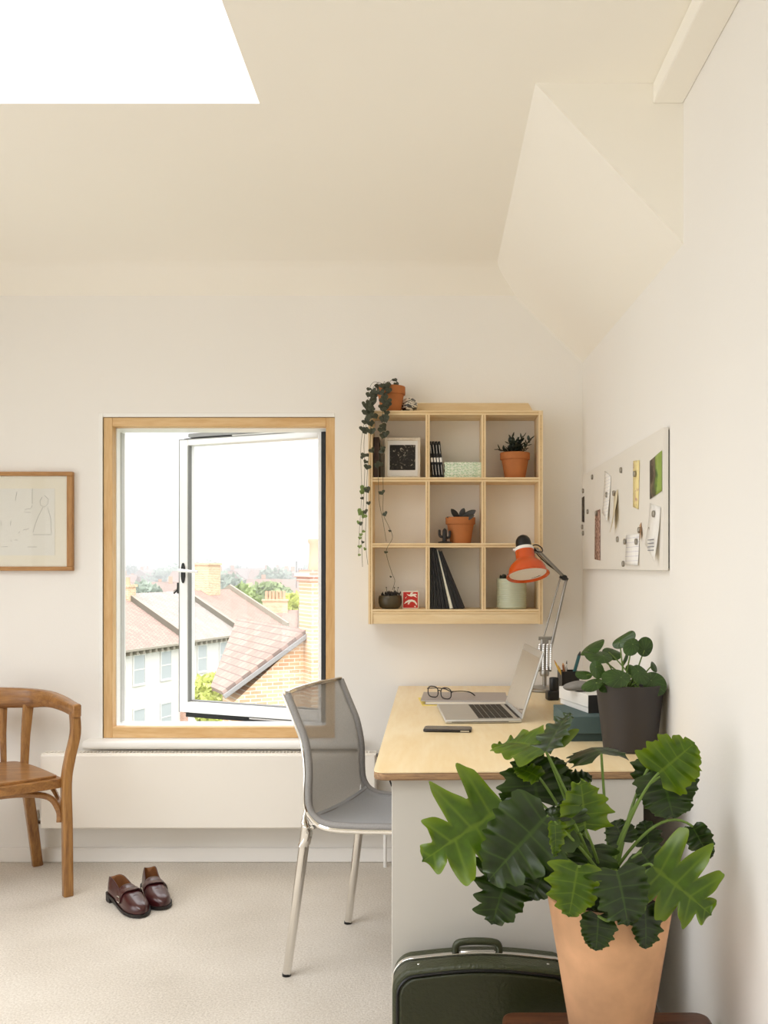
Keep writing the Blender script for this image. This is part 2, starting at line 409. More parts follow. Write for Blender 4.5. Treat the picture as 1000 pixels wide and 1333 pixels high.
# skylight
sky = thing('window_2', 'large rooflight let into the ceiling', 'window', ((SK[0]+SK[1])/2, (SK[2]+SK[3])/2, ZC), kind='structure')
q = MB(); h = .12; zt = ZC+.2
q.box(SK[0], SK[1], SK[3], SK[3]+.05, zt, zt+h); q.box(SK[0], SK[1], SK[2]-.05, SK[2], zt, zt+h)
q.box(SK[0]-.05, SK[0], SK[2]-.05, SK[3]+.05, zt, zt+h); q.box(SK[1], SK[1]+.05, SK[2]-.05, SK[3]+.05, zt, zt+h)
q.build('lining', m_alu, sky)
MB().box(SK[0]-.05, SK[1]+.05, SK[2]-.05, SK[3]+.05, zt+h, zt+h+.006).build('pane', glassmat('rooflight_glass', gloss=.02), sky)
for nm, (a0, a1, k0, k1), ax in (('added_window_left', ADDED_LWIN, 'y'),):
    w = thing(nm, 'wide unseen window added in the left wall for side daylight', 'window', (XL, 0, k0) if ax == 'y' else (0, YR, k0), kind='structure')
    q = MB(); f = .05
    B = (lambda u0, u1, v0, v1: q.box(XL-.1, XL-.02, u0, u1, v0, v1)) if ax == 'y' else (lambda u0, u1, v0, v1: q.box(u0, u1, YR-.1, YR-.02, v0, v1))
    B(a0, a0+f, k0, k1); B(a1-f, a1, k0, k1); B(a0+f, a1-f, k0, k0+f); B(a0+f, a1-f, k1-f, k1); mid = (a0+a1)/2; B(mid-.03, mid+.03, k0+f, k1-f)
    q.build('frame', m_alu, w)
    q = MB()
    if ax == 'y': q.box(XL-.06, XL-.055, a0+f, a1-f, k0+f, k1-f)
    else: q.box(a0+f, a1-f, YR-.06, YR-.055, k0+f, k1-f)
    q.build('pane', glassmat('added_window_glass'), w)
# ---------------------------------------------------------------- daylight
def portal(name, loc, rot, sx, sy):
    l = bpy.data.lights.new(name, 'AREA'); l.shape = 'RECTANGLE'; l.size = sx; l.size_y = sy; l.energy = 1
    l.cycles.is_portal = True
    o = bpy.data.objects.new(name, l); COL.objects.link(o); o.location = loc; o.rotation_euler = rot; return o
portal('daylight_rooflight', ((SK[0]+SK[1])/2, (SK[2]+SK[3])/2, ZC+.21), (0, 0, 0), SK[1]-SK[0], SK[3]-SK[2])
portal('daylight_window', ((wx0+wx1)/2, YB+.04, (wz0+wz1)/2), (R(-90), 0, 0), wx1-wx0-.08, wz1-wz0-.09)
portal('added_daylight_left', (XL-.01, (ADDED_LWIN[0]+ADDED_LWIN[1])/2, (ADDED_LWIN[2]+ADDED_LWIN[3])/2), (0, R(-90), 0), ADDED_LWIN[3]-ADDED_LWIN[2], ADDED_LWIN[1]-ADDED_LWIN[0])  # guides sky light through the added left opening
# overcast sky: brighter overhead than at the horizon
wd = bpy.data.worlds.new('overcast_sky'); sc.world = wd; wd.use_nodes = True
t = wd.node_tree; t.nodes.clear()
o_ = t.nodes.new('ShaderNodeOutputWorld'); bg = t.nodes.new('ShaderNodeBackground')
tc = t.nodes.new('ShaderNodeTexCoord'); sp = t.nodes.new('ShaderNodeSeparateXYZ'); t.links.new(tc.outputs['Generated'], sp.inputs[0])
mr = t.nodes.new('ShaderNodeMapRange'); t.links.new(sp.outputs[2], mr.inputs[0])
HORIZON, ZENITH = .94, 4.8
mr.inputs[1].default_value = .12; mr.inputs[2].default_value = 1.0; mr.inputs[3].default_value = HORIZON; mr.inputs[4].default_value = ZENITH
bg.inputs[0].default_value = (.985, .99, 1.0, 1)
# the hidden sun stands behind the house: the sky on that side is brighter
m2 = t.nodes.new('ShaderNodeMapRange'); t.links.new(sp.outputs[1], m2.inputs[0]); m2.inputs[1].default_value = .3; m2.inputs[2].default_value = -.7; m2.inputs[3].default_value = 0; m2.inputs[4].default_value = 2.0
ad = t.nodes.new('ShaderNodeMath'); ad.operation = 'ADD'; t.links.new(mr.outputs[0], ad.inputs[0]); t.links.new(m2.outputs[0], ad.inputs[1])
t.links.new(ad.outputs[0], bg.inputs[1]); t.links.new(bg.outputs[0], o_.inputs[0])
# ---------------------------------------------------------------- camera
cam = bpy.data.cameras.new('camera'); co = bpy.data.objects.new('camera', cam); COL.objects.link(co)
co.location = (0, 0, EYE); co.rotation_euler = (R(90), 0, 0)
cam.sensor_fit = 'AUTO'; cam.sensor_width = 36; cam.lens = F/1333*36
cam.shift_x = -(CX-500)/1333; cam.shift_y = (CY-666.5)/1333
cam.clip_start = .05; cam.clip_end = 4000
sc.camera = co
sc.view_settings.view_transform = 'Standard'; sc.view_settings.look = 'None'; sc.view_settings.gamma = 1; sc.view_settings.use_curve_mapping = False
sc.view_settings.exposure = .05
sc.cycles.use_denoising = True
sc.cycles.max_bounces = 14; sc.cycles.diffuse_bounces = 8; sc.cycles.transparent_max_bounces = 24; sc.cycles.glossy_bounces = 6
sc.cycles.caustics_reflective = False; sc.cycles.caustics_refractive = False
sc.cycles.sample_clamp_indirect = 6
# ================================================================= OUTSIDE THE WINDOW
STREET = -8.8
m_ground = mat('suburb_ground', (.42, .45, .36), .95, var=.25, vscale=.05)
m_tile = brickmat('roof_tiles', '9c877b', '8e786e', '75655d', w=.28, h=.17, mortar=.012)
m_slate = brickmat('roof_slates', '979089', '8b847d', '76706a', w=.3, h=.22, mortar=.01)
m_brick = brickmat('stock_bricks', 'cfae8a', 'b98f70', 'd2c8b6', w=.235, h=.078, mortar=.009)
m_redbrick = brickmat('red_bricks', 'bb8d79', 'ab7d6b', 'c6b7aa', w=.235, h=.078, mortar=.009)
m_render = mat('white_render', (.80, .79, .77), .9)
m_coping = mat('stone_coping', (.58, .55, .50), .9)
m_winglass = mat('dark_window_panes', (.66, .68, .69), .3)
m_pot = mat('chimney_clay', (.76, .6, .5), .9)
m_lead = mat('grey_lead', (.5, .49, .48), .7)
def foliage_mat(name, c):
    nt = NT(name); b = nt.n('BsdfPrincipled', Roughness=.7); tc = nt.n('TexCoord'); nz = nt.n('TexNoise', Scale=1.6, Detail=3.0)
    nt.l(tc.outputs['Object'], nz.inputs['Vector']); col = lin(c)
    nt.l(ramp(nt, nz.outputs['Fac'], [(.3, [x*.6 for x in col]), (.7, [min(1, x*1.35) for x in col])]), b.inputs['Base Color'])
    t = nt.n('BsdfTranslucent'); t.inputs[0].default_value = (*col, 1); mx = nt.n('MixShader'); mx.inputs[0].default_value = .3
    nt.l(b.outputs[0], mx.inputs[1]); nt.l(t.outputs[0], mx.inputs[2]); nt.l(mx.outputs[0], nt.out.inputs[0]); return nt.m
m_fol = [foliage_mat('tree_leaves_yellow_green', (.72, .74, .42)), foliage_mat('tree_leaves_green', (.60, .66, .46)), foliage_mat('tree_leaves_grey_green', (.58, .63, .56))]
m_bark = mat('tree_bark', (.34, .28, .22), .9)
def S2(name, mb, m): o = mb.build(name, m, smooth=False); o['kind'] = 'structure'; return o
S2('ground', MB().box(-1500, 1500, 8, 2600, STREET-.5, STREET), m_ground)
def tree(loc, h, w, n, leaf, m, label, group, seed):
    rng = random.Random(seed); root = thing('tree', label, 'tree', loc, 0, group)
    q = MB(); blobs = [(Vector((rng.uniform(-.45, .45)*w, rng.uniform(-.45, .45)*w, h*rng.uniform(.45, .8))), rng.uniform(.28, .5)*w) for _ in range(7)]
    blobs.append((Vector((0, 0, h*.78)), .4*w))
    for _ in range(n):
        c, r = rng.choice(blobs); d = Vector((rng.gauss(0, 1), rng.gauss(0, 1), rng.gauss(0, 1))).normalized()
        p = c+d*r*rng.uniform(.65, 1.05); p.z = max(p.z, h*.2)
        a = Vector((rng.gauss(0, 1), rng.gauss(0, 1), rng.gauss(0, 1))).normalized(); b_ = a.orthogonal().normalized()
        s = leaf*rng.uniform(.6, 1.3)
        q.poly([p-a*s, p+b_*s*.6, p+a*s, p-b_*s*.6])
    q.build('foliage', m, root, world=False, smooth=False, fix=False)
    MB().tube([(0, 0, -.2), (0, 0, h*.3), (.1*w, 0, h*.7)], [w*.06, w*.05, w*.02], 8).build('trunk', m_bark, root, world=False)
    return root
def sash_windows(root, spots, u, n, w, h):
    """spots: bottom-centre of each window on a facade with direction u and outward normal n"""
    for p in spots:
        q = MB(); M = frame_at(p, u, n, (0, 0, 1))
        q.box(-w/2-.09, w/2+.09, 0, .06, -.12, 0, M); q.box(-w/2-.08, -w/2, 0, .05, 0, h, M); q.box(w/2, w/2+.08, 0, .05, 0, h, M); q.box(-w/2-.08, w/2+.08, 0, .05, h, h+.12, M); q.box(-w/2, w/2, .0, .04, h/2-.03, h/2+.03, M)
        f = q.build('window', m_render, root, smooth=False)
        MB().box(-w/2, w/2, -.01, .02, 0, h, M).build('pane', m_winglass, f, smooth=False)
def terrace_house(p, u, n, w, eave, ridge, depth, label, wallm, roofm, bay=True, chim=(.4, .9, 1.5, 4, 'd'), group=None):
    """p: front left foot; u along the street, n out of the front"""
    p = Vector(p); u = Vector(u).normalized(); n = Vector(n).normalized(); z = Vector((0, 0, 1))
    root = thing('terraced_house', label, 'house', p+u*w/2, 0, group)
    q = MB(); A = [p, p+u*w, p+u*w-n*depth, p-n*depth]
    q.prism([(0, 0), (w, 0), (w, -depth), (0, -depth)], eave, frame_at(p, u, n, z))
    o = q.build('wall', wallm, root, smooth=False); uv_box(o)
    q = MB(); ov = .3
    a, b_ = p+n*ov+z*(eave-.1), p+u*w+n*ov+z*(eave-.1); c, d = p+u*w-n*depth/2+z*ridge, p-n*depth/2+z*ridge
    e_, f_ = p+u*w-n*(depth+ov)+z*(eave-.1), p-n*(depth+ov)+z*(eave-.1)
    q.poly([a, b_, c, d]); q.poly([d, c, e_, f_]); q.poly([a, d, f_]); q.poly([b_, e_, c])
    o = q.build('roof', roofm, root, smooth=False); uv_box(o)
    q = MB(); M = frame_at(p, u, n, z); q.box(0, w, .28, .4, eave-.2, eave-.08, M)
    k = int(w/.55)
    for i in range(k): q.box((i+.3)*w/k, (i+.65)*w/k, .0, .28, eave-.42, eave-.2, M)
    q.build('gutter', m_coping, root, smooth=False)
    for s_, nm in ((0, 'party_wall'), (w, 'party_wall')):
        q = MB(); x = s_
        pr = [(ov+.05, eave-.15), (ov+.05, eave+.22), (-depth/2, ridge+.32), (-depth-ov, eave+.22), (-depth-ov, eave-.15), (-depth/2, ridge-.05)]
        q.prism(pr, .28, frame_at(p+u*(x-.14), n, z, u))
        q.build(nm, m_coping, root, smooth=False)
    rows = [r_ for r_ in (eave-2.0, eave-4.9) if r_ > .4]
    sash_windows(root, [p+u*w*f+z*r_+n*.01 for r_ in rows for f in (.3, .7)], u, n, .95, 1.5)
    if bay:
        q = MB(); q.box(w*.93, w*1.0, 0, .25, 0, eave-.4, M); o = q.build('pilaster', m_redbrick, root, smooth=False); uv_box(o)
    if chim:
        hu, hd_, hh_, np_, ax_ = chim
        q = MB(); cc = frame_at(p+u*(w if ax_ == 'd' else w/2)-n*depth*.5+z*(ridge-.9), u, n, z); q.box(-hu, hu, -hd_, hd_, 0, hh_, cc); q.box(-hu-.08, hu+.08, -hd_-.08, hd_+.08, hh_, hh_+.15, cc)
        st_ = q.build('chimney', m_brick, root, smooth=False); uv_box(st_)
        for i in range(np_):
            s_ = (-1+2*(i+.5)/np_)*((hd_ if ax_ == 'd' else hu)*.85); b0 = cc @ Vector((0 if ax_ == 'd' else s_, s_ if ax_ == 'd' else 0, hh_+.15))
            MB().tube([b0, b0+z*(.42 if ax_ == 'd' else .75)], [.14, .12], 10).build('chimney_pot', m_pot, st_, smooth=False)
    return root
# the terrace of white fronted houses across the street on the left
du = Vector((1.35, 4.0, 0)).normalized(); dn = Vector((du.y, -du.x, 0))
start = P(157, 846, 50); start.z = STREET; start = start-du*6.5
names = ['white fronted terraced house nearest the window on the left', 'second white fronted terraced house along the street', 'third white fronted terraced house along the street', 'fourth white fronted house, with the broad chimney stack, along the terrace']
pos = start
for i, nme in enumerate(names):
    w = 6.2
    terrace_house(pos, du, dn, w, -STREET-3.1+.05*i, -STREET-.4, 8.5, nme, m_render, m_slate if i % 2 == 0 else m_tile, chim=[None, (.35, .7, 1.3, 3, 'd'), None, (.75, .6, 2.6, 0, 'u')][i])
    pos = pos+du*w
# a second terrace across the view: its roofs lie behind the gable
d2 = Vector((1.0, .12, 0)).normalized(); n2 = Vector((d2.y, -d2.x, 0))
pos = P(322, 800, 82); pos.z = STREET
for i in range(4):
    terrace_house(pos, d2, n2, 4.4, -STREET-5.4, -STREET-2.7, 8, ['tiled house with a long row of clay chimney pots behind the brick gable', 'tiled house roof right of the row of clay chimney pots', 'tiled house roof directly left of the near chimney', 'tiled house mostly hidden behind the near chimney'][i], m_render, m_tile, chim=(1.1, .4, 1.7, 6, 'u') if i == 0 else None)
    pos = pos+d2*4.4
# the near brick gable with its tiled roof and tall chimney
A = P(291, 903, 19.2); B_ = P(400, 823, 20)
gd = (B_-A); gd.z = 0; run = gd.length; gd.normalize(); gb = Vector((-gd.y, gd.x, 0))
C_ = A+gd*2*run; Rr = B_+gb*5.2; A2 = A+gb*.9; C2 = C_+gb*.9; 
gable = thing('house', 'near brick gabled house with tiled roof and tall chimney', 'house', (B_.x, B_.y, STREET))
q = MB(); q.poly([A, B_, Rr, A2]); q.poly([B_, C_, C2, Rr]); q.poly([A2, Rr, C2])
o = q.build('roof', m_tile, gable, smooth=False, fix=False, solid=.12)
me = o.data; lay = me.uv_layers.new(name='UVMap')
for l in me.loops:
    p = me.vertices[l.vertex_index].co; lay.data[l.index].uv = (p.dot(gb), p.z*1.6)
q = MB(); off = gb*.12
pl = [A+gd*.25+off-Vector((0, 0, .2)), B_+off-Vector((0, 0, .08)), C_-gd*.25+off-Vector((0, 0, .2))]
g0, g1 = Vector((pl[0].x, pl[0].y, STREET)), Vector((pl[2].x, pl[2].y, STREET))
fv = [q.bm.verts.new(p) for p in (g0, g1, pl[2], pl[1], pl[0])]; bv = [q.bm.verts.new(Vector(p)+gb*(.9 if i != 3 else 5)) for i, p in enumerate((g0, g1, pl[2], pl[1], pl[0]))]
q.bm.faces.new(fv); q.bm.faces.new(bv[::-1])
for k in range(5): q.bm.faces.new((fv[k], fv[(k+1) % 5], bv[(k+1) % 5], bv[k]))
o = q.build('wall', m_brick, gable, smooth=False); uv_planar(o, gd, (0, 0, 1))
MB().bar([A-gb*.04-Vector((0, 0, .06)), B_-gb*.04-Vector((0, 0, .06))], .06, .09, side=gb).build('verge', m_lead, gable, smooth=False)
q = MB(); cb = P(400, 823, 19.9); M = frame_at((cb.x, cb.y, STREET), gd, gb, (0, 0, 1)); ht = PZ(757, 19.9)-STREET
q.box(0, .95, -.25, .5, 0, ht, M); o = q.build('chimney', m_brick, gable, smooth=False); uv_planar(o, gd, (0, 0, 1))
q = MB(); q.box(-.04, .99, -.29, .54, ht, ht+.09, M); q.box(-.08, 1.03, -.33, .58, ht+.09, ht+.18, M); q.box(.0, .95, -.25, .5, ht+.18, ht+.24, M); oo = q.build('chimney_cap', m_redbrick, o, smooth=False); uv_planar(oo, gd, (0, 0, 1))
for i, x in enumerate((.22, .7)):
    MB().lathe([(.15, 0), (.13, .25), (.12, .55), (.15, .6), (.15, .66), (.09, .66), (.09, .3)], M @ Vector((x, .12, ht+.22)), 14).build('chimney_pot', m_pot, o)
q = MB(); ap = P(386, 748, 21.5); ap2 = P(402, 752, 21); q.tube([ap2, ap], .02, 6)
for k in range(5):
    p = ap2.lerp(ap, .2+.2*k); q.tube([p-Vector((.0, 0, .16)), p+Vector((0, 0, .16))], .01, 5)
q.tube([ap-Vector((0, 0, .3)), ap+Vector((0, 0, .3))], .012, 5)
q.build('aerial', m_lead, gable)
# trees: near ones each with their own crown
for i, (px, yb, yt, Y, wpx, m, lab) in enumerate([
    (278, 930, 868, 34, 48, 0, 'yellow green bushy tree in front of the terrace, left of the gable'),
    (285, 800, 764, 101, 30, 0, 'bright yellow green tree above the terrace roofs near the sash handle'),
    (316, 800, 752, 106, 34, 1, 'tall green tree at the middle of the rooftops'),
    (388, 792, 766, 100, 30, 0, 'yellow green tree just left of the near chimney'),
    (356, 790, 756, 128, 36, 1, 'green tree behind the row of clay chimney pots'),
    (228, 800, 776, 84, 18, 0, 'small green tree beside the left edge of the open sash'),
    (290, 770, 748, 160, 46, 2, 'broad grey green tree behind the middle rooftops'),
    (185, 782, 757, 130, 40, 2, 'grey green tree above the leftmost roofs'),
    (365, 772, 742, 200, 40, 2, 'tall pointed tree on the skyline right of the middle')]):
    b0 = P(px, yb, Y); t0 = P(px, yt, Y); z0 = STREET if Y > 40 else b0.z-2
    tree((b0.x, b0.y, z0), t0.z-z0, wpx/F*Y, 2600 if Y < 100 else 1400, .16 if Y < 40 else .3 if Y < 100 else .6, m_fol[m], lab, None, i)
# the far suburb
def simple_house(loc, w, d, h, r, rz, wm, rm):
    root = thing('suburban_house', 'small distant house with a reddish roof among the far trees', 'house', loc, rz, 'distant houses of the suburb')
    q = MB().box(-w/2, w/2, -d/2, d/2, 0, h); q.build('wall', wm, root, world=False, smooth=False)
    q = MB().prism([(-d/2-.3, h-.1), (d/2+.3, h-.1), (0, h+r)], w+.4, frame_at((-w/2-.2, 0, 0), (0, 1, 0), (0, 0, 1), (1, 0, 0)))
    o = q.build('roof', rm, root, world=False, smooth=False); uv_box(o)
    MB().box(w*.2, w*.2+.7, -.4, .4, h+r-.8, h+r+.9).build('chimney', m_pot, root, world=False, smooth=False)
    return root
rng = random.Random(5)
pro = None; used = []
def spot(x0, x1, y0, k, rad):
    for _ in range(60):
        Y = y0*(k**rng.random()); X = PX(rng.uniform(x0, x1), Y)
        if all((X-a)**2+(Y-b)**2 > (rad+r)**2 for a, b, r in used):
            used.append((X, Y, rad)); return X, Y
    return None
for px, Y, r in ((290, 160, 5), (185, 130, 4), (365, 200, 5), (285, 101, 4), (316, 106, 4), (388, 100, 4), (356, 128, 4), (228, 84, 3)): used.append((PX(px, Y), Y, r))
for i in range(60):
    s = rng.uniform(.8, 1.15); sp_ = spot(130, 430, 122, 5.5, 8)
    if not sp_: continue
    X, Y = sp_
    loc = (X, Y, STREET); rz = rng.choice([0, .3, 1.3, 1.7, -.2])+rng.uniform(-.1, .1)
    if pro is None: pro = simple_house(loc, 10, 8, 5.2, 3, rz, m_render, m_tile); c = pro
    else: c = copy_tree(pro)
    c.location = loc; c.rotation_euler = (0, 0, rz); c.scale = (s*rng.uniform(.8, 1.25), s, s)
pro = None
for i in range(150):
    sp_ = spot(120, 440, 150, 9, 8)
    if not sp_: continue
    X, Y = sp_; loc = (X, Y, STREET)
    if pro is None: pro = tree(loc, 9, 9, 700, .8, m_fol[2], 'distant grey green tree among the far houses towards the skyline', 'distant trees of the suburb', 77); c = pro
    else: c = copy_tree(pro)
    c.location = loc; c.rotation_euler = (0, 0, rng.uniform(0, 6.28)); s = rng.uniform(.7, 1.15); c.scale = (s, s, s)
# low hill on the skyline and the pale haze of the distance
q = MB(); rows = []
for Y, hz_ in ((1300, -9), (1500, 1.5), (1900, 2.5), (2300, -9)):
    rows.append([(x, Y, (hz_+(2.5*math.sin(x*.011)+1.5*math.sin(x*.027+1) if hz_ > -5 else 0))) for x in range(-1100, 500, 40)])
q.grid(rows); o = q.build('hill', m_fol[2], fix=False); o['kind'] = 'structure'
nt = NT('distance_haze'); v = nt.n('VolumeScatter', Density=.005, Anisotropy=.0); v.inputs['Color'].default_value = (1, 1, 1, 1)
nt.l(v.outputs[0], nt.out.inputs['Volume'])
hzb = MB().box(-1200, 500, 100, 2400, STREET+.02, 60).build('haze', nt.m, smooth=False)
tag(hzb, 'pale haze hanging over the distant suburb', 'haze', None, 'structure')
# ================================================================= FURNITURE ALONG THE BACK WALL
Yr = 3.885
rx0, rx1 = PX(52, Yr), PX(489, Yr); rz0, rz1 = PZ(1079, Yr), PZ(981.5, Yr)
rad = thing('radiator', 'long low cream panel radiator on the wall under the window', 'radiator', ((rx0+rx1)/2, 3.95, 0))
MB().box(rx0, rx1, Yr, Yr+.02, rz0, rz1-.004).build('front_panel', m_rad, rad, bevel=.006)
MB().box(rx0+.01, rx1-.01, 3.955, 3.975, rz0+.005, rz1-.008).build('rear_panel', m_rad, rad, bevel=.004)
q = MB(); n = 90
for i in range(n):
    x = rx0+.02+(rx1-rx0-.04)*i/n; q.box(x, x+.008, Yr+.02, 3.955, rz1-.012, rz1-.002)
q.box(rx0+.002, rx1-.002, Yr+.018, Yr+.024, rz1-.012, rz1); q.box(rx0+.002, rx1-.002, 3.95, 3.957, rz1-.012, rz1)
q.build('top_grille', m_rad, rad)
q = MB(); q.box(rx0-.002, rx0+.004, Yr+.012, 3.96, rz0+.01, rz1-.002); q.box(rx1-.004, rx1+.002, Yr+.012, 3.96, rz0+.01, rz1-.002); q.build('side_panel', m_rad, rad, bevel=.002)
v = P(47, 1070, 3.955); q = MB()
q.tube([v-Vector((0, 0, .03)), v+Vector((0, 0, .015))], .012, 12); q.tube([v+Vector((0, 0, .015)), v+Vector((0, 0, .05))], [.016, .013], 12); q.tube([v, v+Vector((.035, 0, 0))], .009, 10)
vv = q.build('valve', m_chrome, rad, label='chrome radiator valve')
MB().tube([(v.x, v.y, 0), (v.x, v.y, v.z-.03)], .008, 10).build('pipe', m_white, rad)
v = P(501.5, 1070, 3.93); q = MB()
q.tube([v-Vector((0, 0, .02)), v+Vector((0, 0, .015))], .011, 12); q.tube([v, v-Vector((.035, 0, 0))], .009, 10); q.build('valve', m_white, rad)
MB().tube([(v.x, v.y, 0), (v.x, v.y, v.z-.02)], .0075, 10).build('pipe', m_white, rad)
v = P(490, 983, 3.92); MB().tube([v-Vector((.006, 0, 0)), v+Vector((.012, 0, 0))], .008, 12).build('bleed_valve', m_grey, rad)
# ---------------------------------------------------------------- framed drawing at the left edge
px1, pz0, pz1 = PX(94, 3.975), PZ(743, 3.975), PZ(614, 3.975); px0 = px1-.56
fr = thing('framed_picture', 'faint pencil drawing in a thin oak frame hanging left of the window', 'picture', ((px0+px1)/2, YB, pz0))
f = .023; ya, yb = 3.974, YB
q = MB().box(px0, px1, ya, yb, pz1-f*.75, pz1); q.box(px0, px1, ya, yb, pz0, pz0+f*.75); q.build('frame_rail', m_frame, fr, bevel=.002)
q = MB().box(px0, px0+f, ya, yb-.001, pz0+f*.75, pz1-f*.75); q.box(px1-f, px1, ya, yb-.001, pz0+f*.75, pz1-f*.75); q.build('frame_stile', m_frame_v, fr, bevel=.002)
m_mount = mat('cream_mount', (.93, .905, .83), .85); m_sheet = mat('drawing_sheet', (.91, .90, .86), .85); m_pencil = mat('pencil_line', (.72, .71, .67), .9)
MB().box(px0+f, px1-f, ya+.010, ya+.014, pz0+f*.75, pz1-f*.75).build('mount', m_mount, fr)
u0, u1, v0, v1 = PX(-40, 3.98), PX(71, 3.98), PZ(723, 3.98), PZ(636, 3.98)
dr = MB().box(u0-.15, u1, ya+.0085, ya+.0105, v0, v1).build('drawing', m_sheet, fr)
q = MB()
def stroke(pts, r=.0009):
    q.tube([P(x, y, ya+.0085) for x, y in pts], r, 4, flat=1)
for pts in ([(42, 658), (40, 662), (33, 663), (32, 667), (40, 667)], [(55, 647), (52, 652), (53, 658), (58, 660), (62, 656), (63, 650), (58, 645)], [(56, 660), (50, 672), (46, 682), (43, 693)], [(62, 660), (66, 675), (67, 695)], [(43, 696), (67, 696)],
            [(1, 677), (2, 684)], [(14, 678), (13.5, 684)], [(22, 640), (20, 652)], [(42, 636), (42, 656)], [(36, 712), (48, 712)], [(2, 712), (10, 711.5)], [(14, 703), (15, 705)], [(19, 703), (23, 703)], [(24, 694), (26, 692)], [(30, 690), (38, 688)]):
    stroke(pts)
q.build('pencil_marks', m_pencil, dr)
MB().box(px0+f-.002, px1-f+.002, ya+.004, ya+.006, pz0+f*.75-.002, pz1-f*.75+.002).build('picture_glass', glassmat('picture_glass', gloss=.05), fr)
# ---------------------------------------------------------------- bentwood armchair
AC = Vector((-1.682, 3.608, 0)); af = Vector((.6, -.8, 0)); ar = Vector((.8, .6, 0))
def al(r, f, z): return AC+ar*r+af*f+Vector((0, 0, z))
arm = thing('wooden_armchair', 'honey coloured bentwood armchair with slatted back at the left edge', 'chair', AC)
# seat: saddle shaped panel
so = [(-.225, .215), (0, .235), (.225, .215), (.238, .17), (.225, -.02), (.195, -.17), (.15, -.215), (0, -.23), (-.15, -.215), (-.195, -.17), (-.225, -.02), (-.238, .17)]
so = [(p.x, p.y) for p in smooth_path([(x, y, 0) for x, y in so]+[(so[0][0], so[0][1], 0)], 4)[:-1]]
Mz = lambda z: frame_at(AC+Vector((0, 0, z)), ar, af, (0, 0, 1))
MB().prism([(x*.985, y*.985) for x, y in so], .035, Mz(.405)).build('seat', m_oak_x, arm, bevel=.008, seg=3)
q = MB().prism([(x*.9, y*.88) for x, y in so], .012, Mz(.4385)); q.build('seat_panel', m_oak_x, arm, bevel=.004)
# front posts run on up to carry the arms
for sgn in (1, -1):
    pts = smooth_path([al(.252*sgn, .215, 0), al(.25*sgn, .213, .25), al(.247*sgn, .212, .42), al(.262*sgn, .205, .51), al(.285*sgn, .195, .60), al(.285*sgn, .185, .68)], 5)
    nn = len(pts); MB().bar(pts, [.034+.004*math.sin(3.14*i/nn) for i in range(nn)], .036, side=af).build('front_leg', m_oak, arm, bevel=.003)
    pts = smooth_path([al(.262*sgn, -.235, 0), al(.23*sgn, -.2, .2), al(.195*sgn, -.17, .41)], 5)
    MB().bar(pts, [.03+.018*i/(len(pts)-1) for i in range(len(pts))], .04, side=af).build('rear_leg', m_oak, arm, bevel=.003)
    # curved brace from post to side rail
    pts = smooth_path([al(.236*sgn, .185, .29), al(.232*sgn, .17, .35), al(.22*sgn, .10, .395), al(.20*sgn, .0, .404)], 5)
    MB().tube(pts, .009, 8).build('side_brace', m_oak, arm)
    pts = smooth_path([al(.232*sgn, -.205, .28), al(.21*sgn, -.18, .36), al(.17*sgn, -.15, .402)], 4)
    MB().tube(pts, .010, 8).build('rear_brace', m_oak, arm)
pts = smooth_path([al(.227, .195, .275), al(.225, .19, .32), al(.19, .185, .372), al(.1, .183, .394), al(0, .182, .398), al(-.1, .183, .394), al(-.19, .185, .372), al(-.225, .19, .32), al(-.227, .195, .275)], 5)
MB().tube(pts, .0115, 8).build('front_arch', m_oak_x, arm)
# arm and back rail in one sweep: flat at the arms, deeper at the back
key = [(.287, .215, .712, .052), (.288, .14, .714, .05), (.285, .04, .722, .054), (.265, -.07, .732, .062), (.212, -.165, .738, .076), (.11, -.245, .742, .082), (0, -.28, .743, .084)]
key = key+[(-a, b_, c, d) for a, b_, c, d in key[-2::-1]]
path = smooth_path([al(a, b_, c-d/2) for a, b_, c, d in key], 5)
hh = [v.x for v in smooth_path([(d, 0, 0) for a, b_, c, d in key], 5)]
MB().bar(path, [.03+.012*max(0, 1-abs(i-len(path)/2)/(len(path)/2)) for i in range(len(path))], hh, side=lambda i: (lambda d: Vector((d.y, -d.x, 0)))((path[min(i+1, len(path)-1)]-path[max(i-1, 0)]).normalized())).build('arm_rail', m_oak_x, arm, bevel=.004)
for x, xb in ((.207, .188), (.13, .122), (.045, .04), (-.045, -.04), (-.13, -.122), (-.207, -.188)):
    yb_ = -.15 if abs(x) > .15 else -.223 if abs(x) > .05 else -.262
    ptop = al(x, yb_-.012+(.0 if abs(x) > .15 else 0), .675); pbot = al(xb, -.145 if abs(x) > .15 else -.195, .435)
    w1 = .042 if abs(x) > .15 else .03
    MB().bar([pbot, pbot.lerp(ptop, .5)+af*-.012, ptop], [w1*.72, w1*.85, w1], .014, side=ar).build('back_slat', m_oak, arm, bevel=.002)
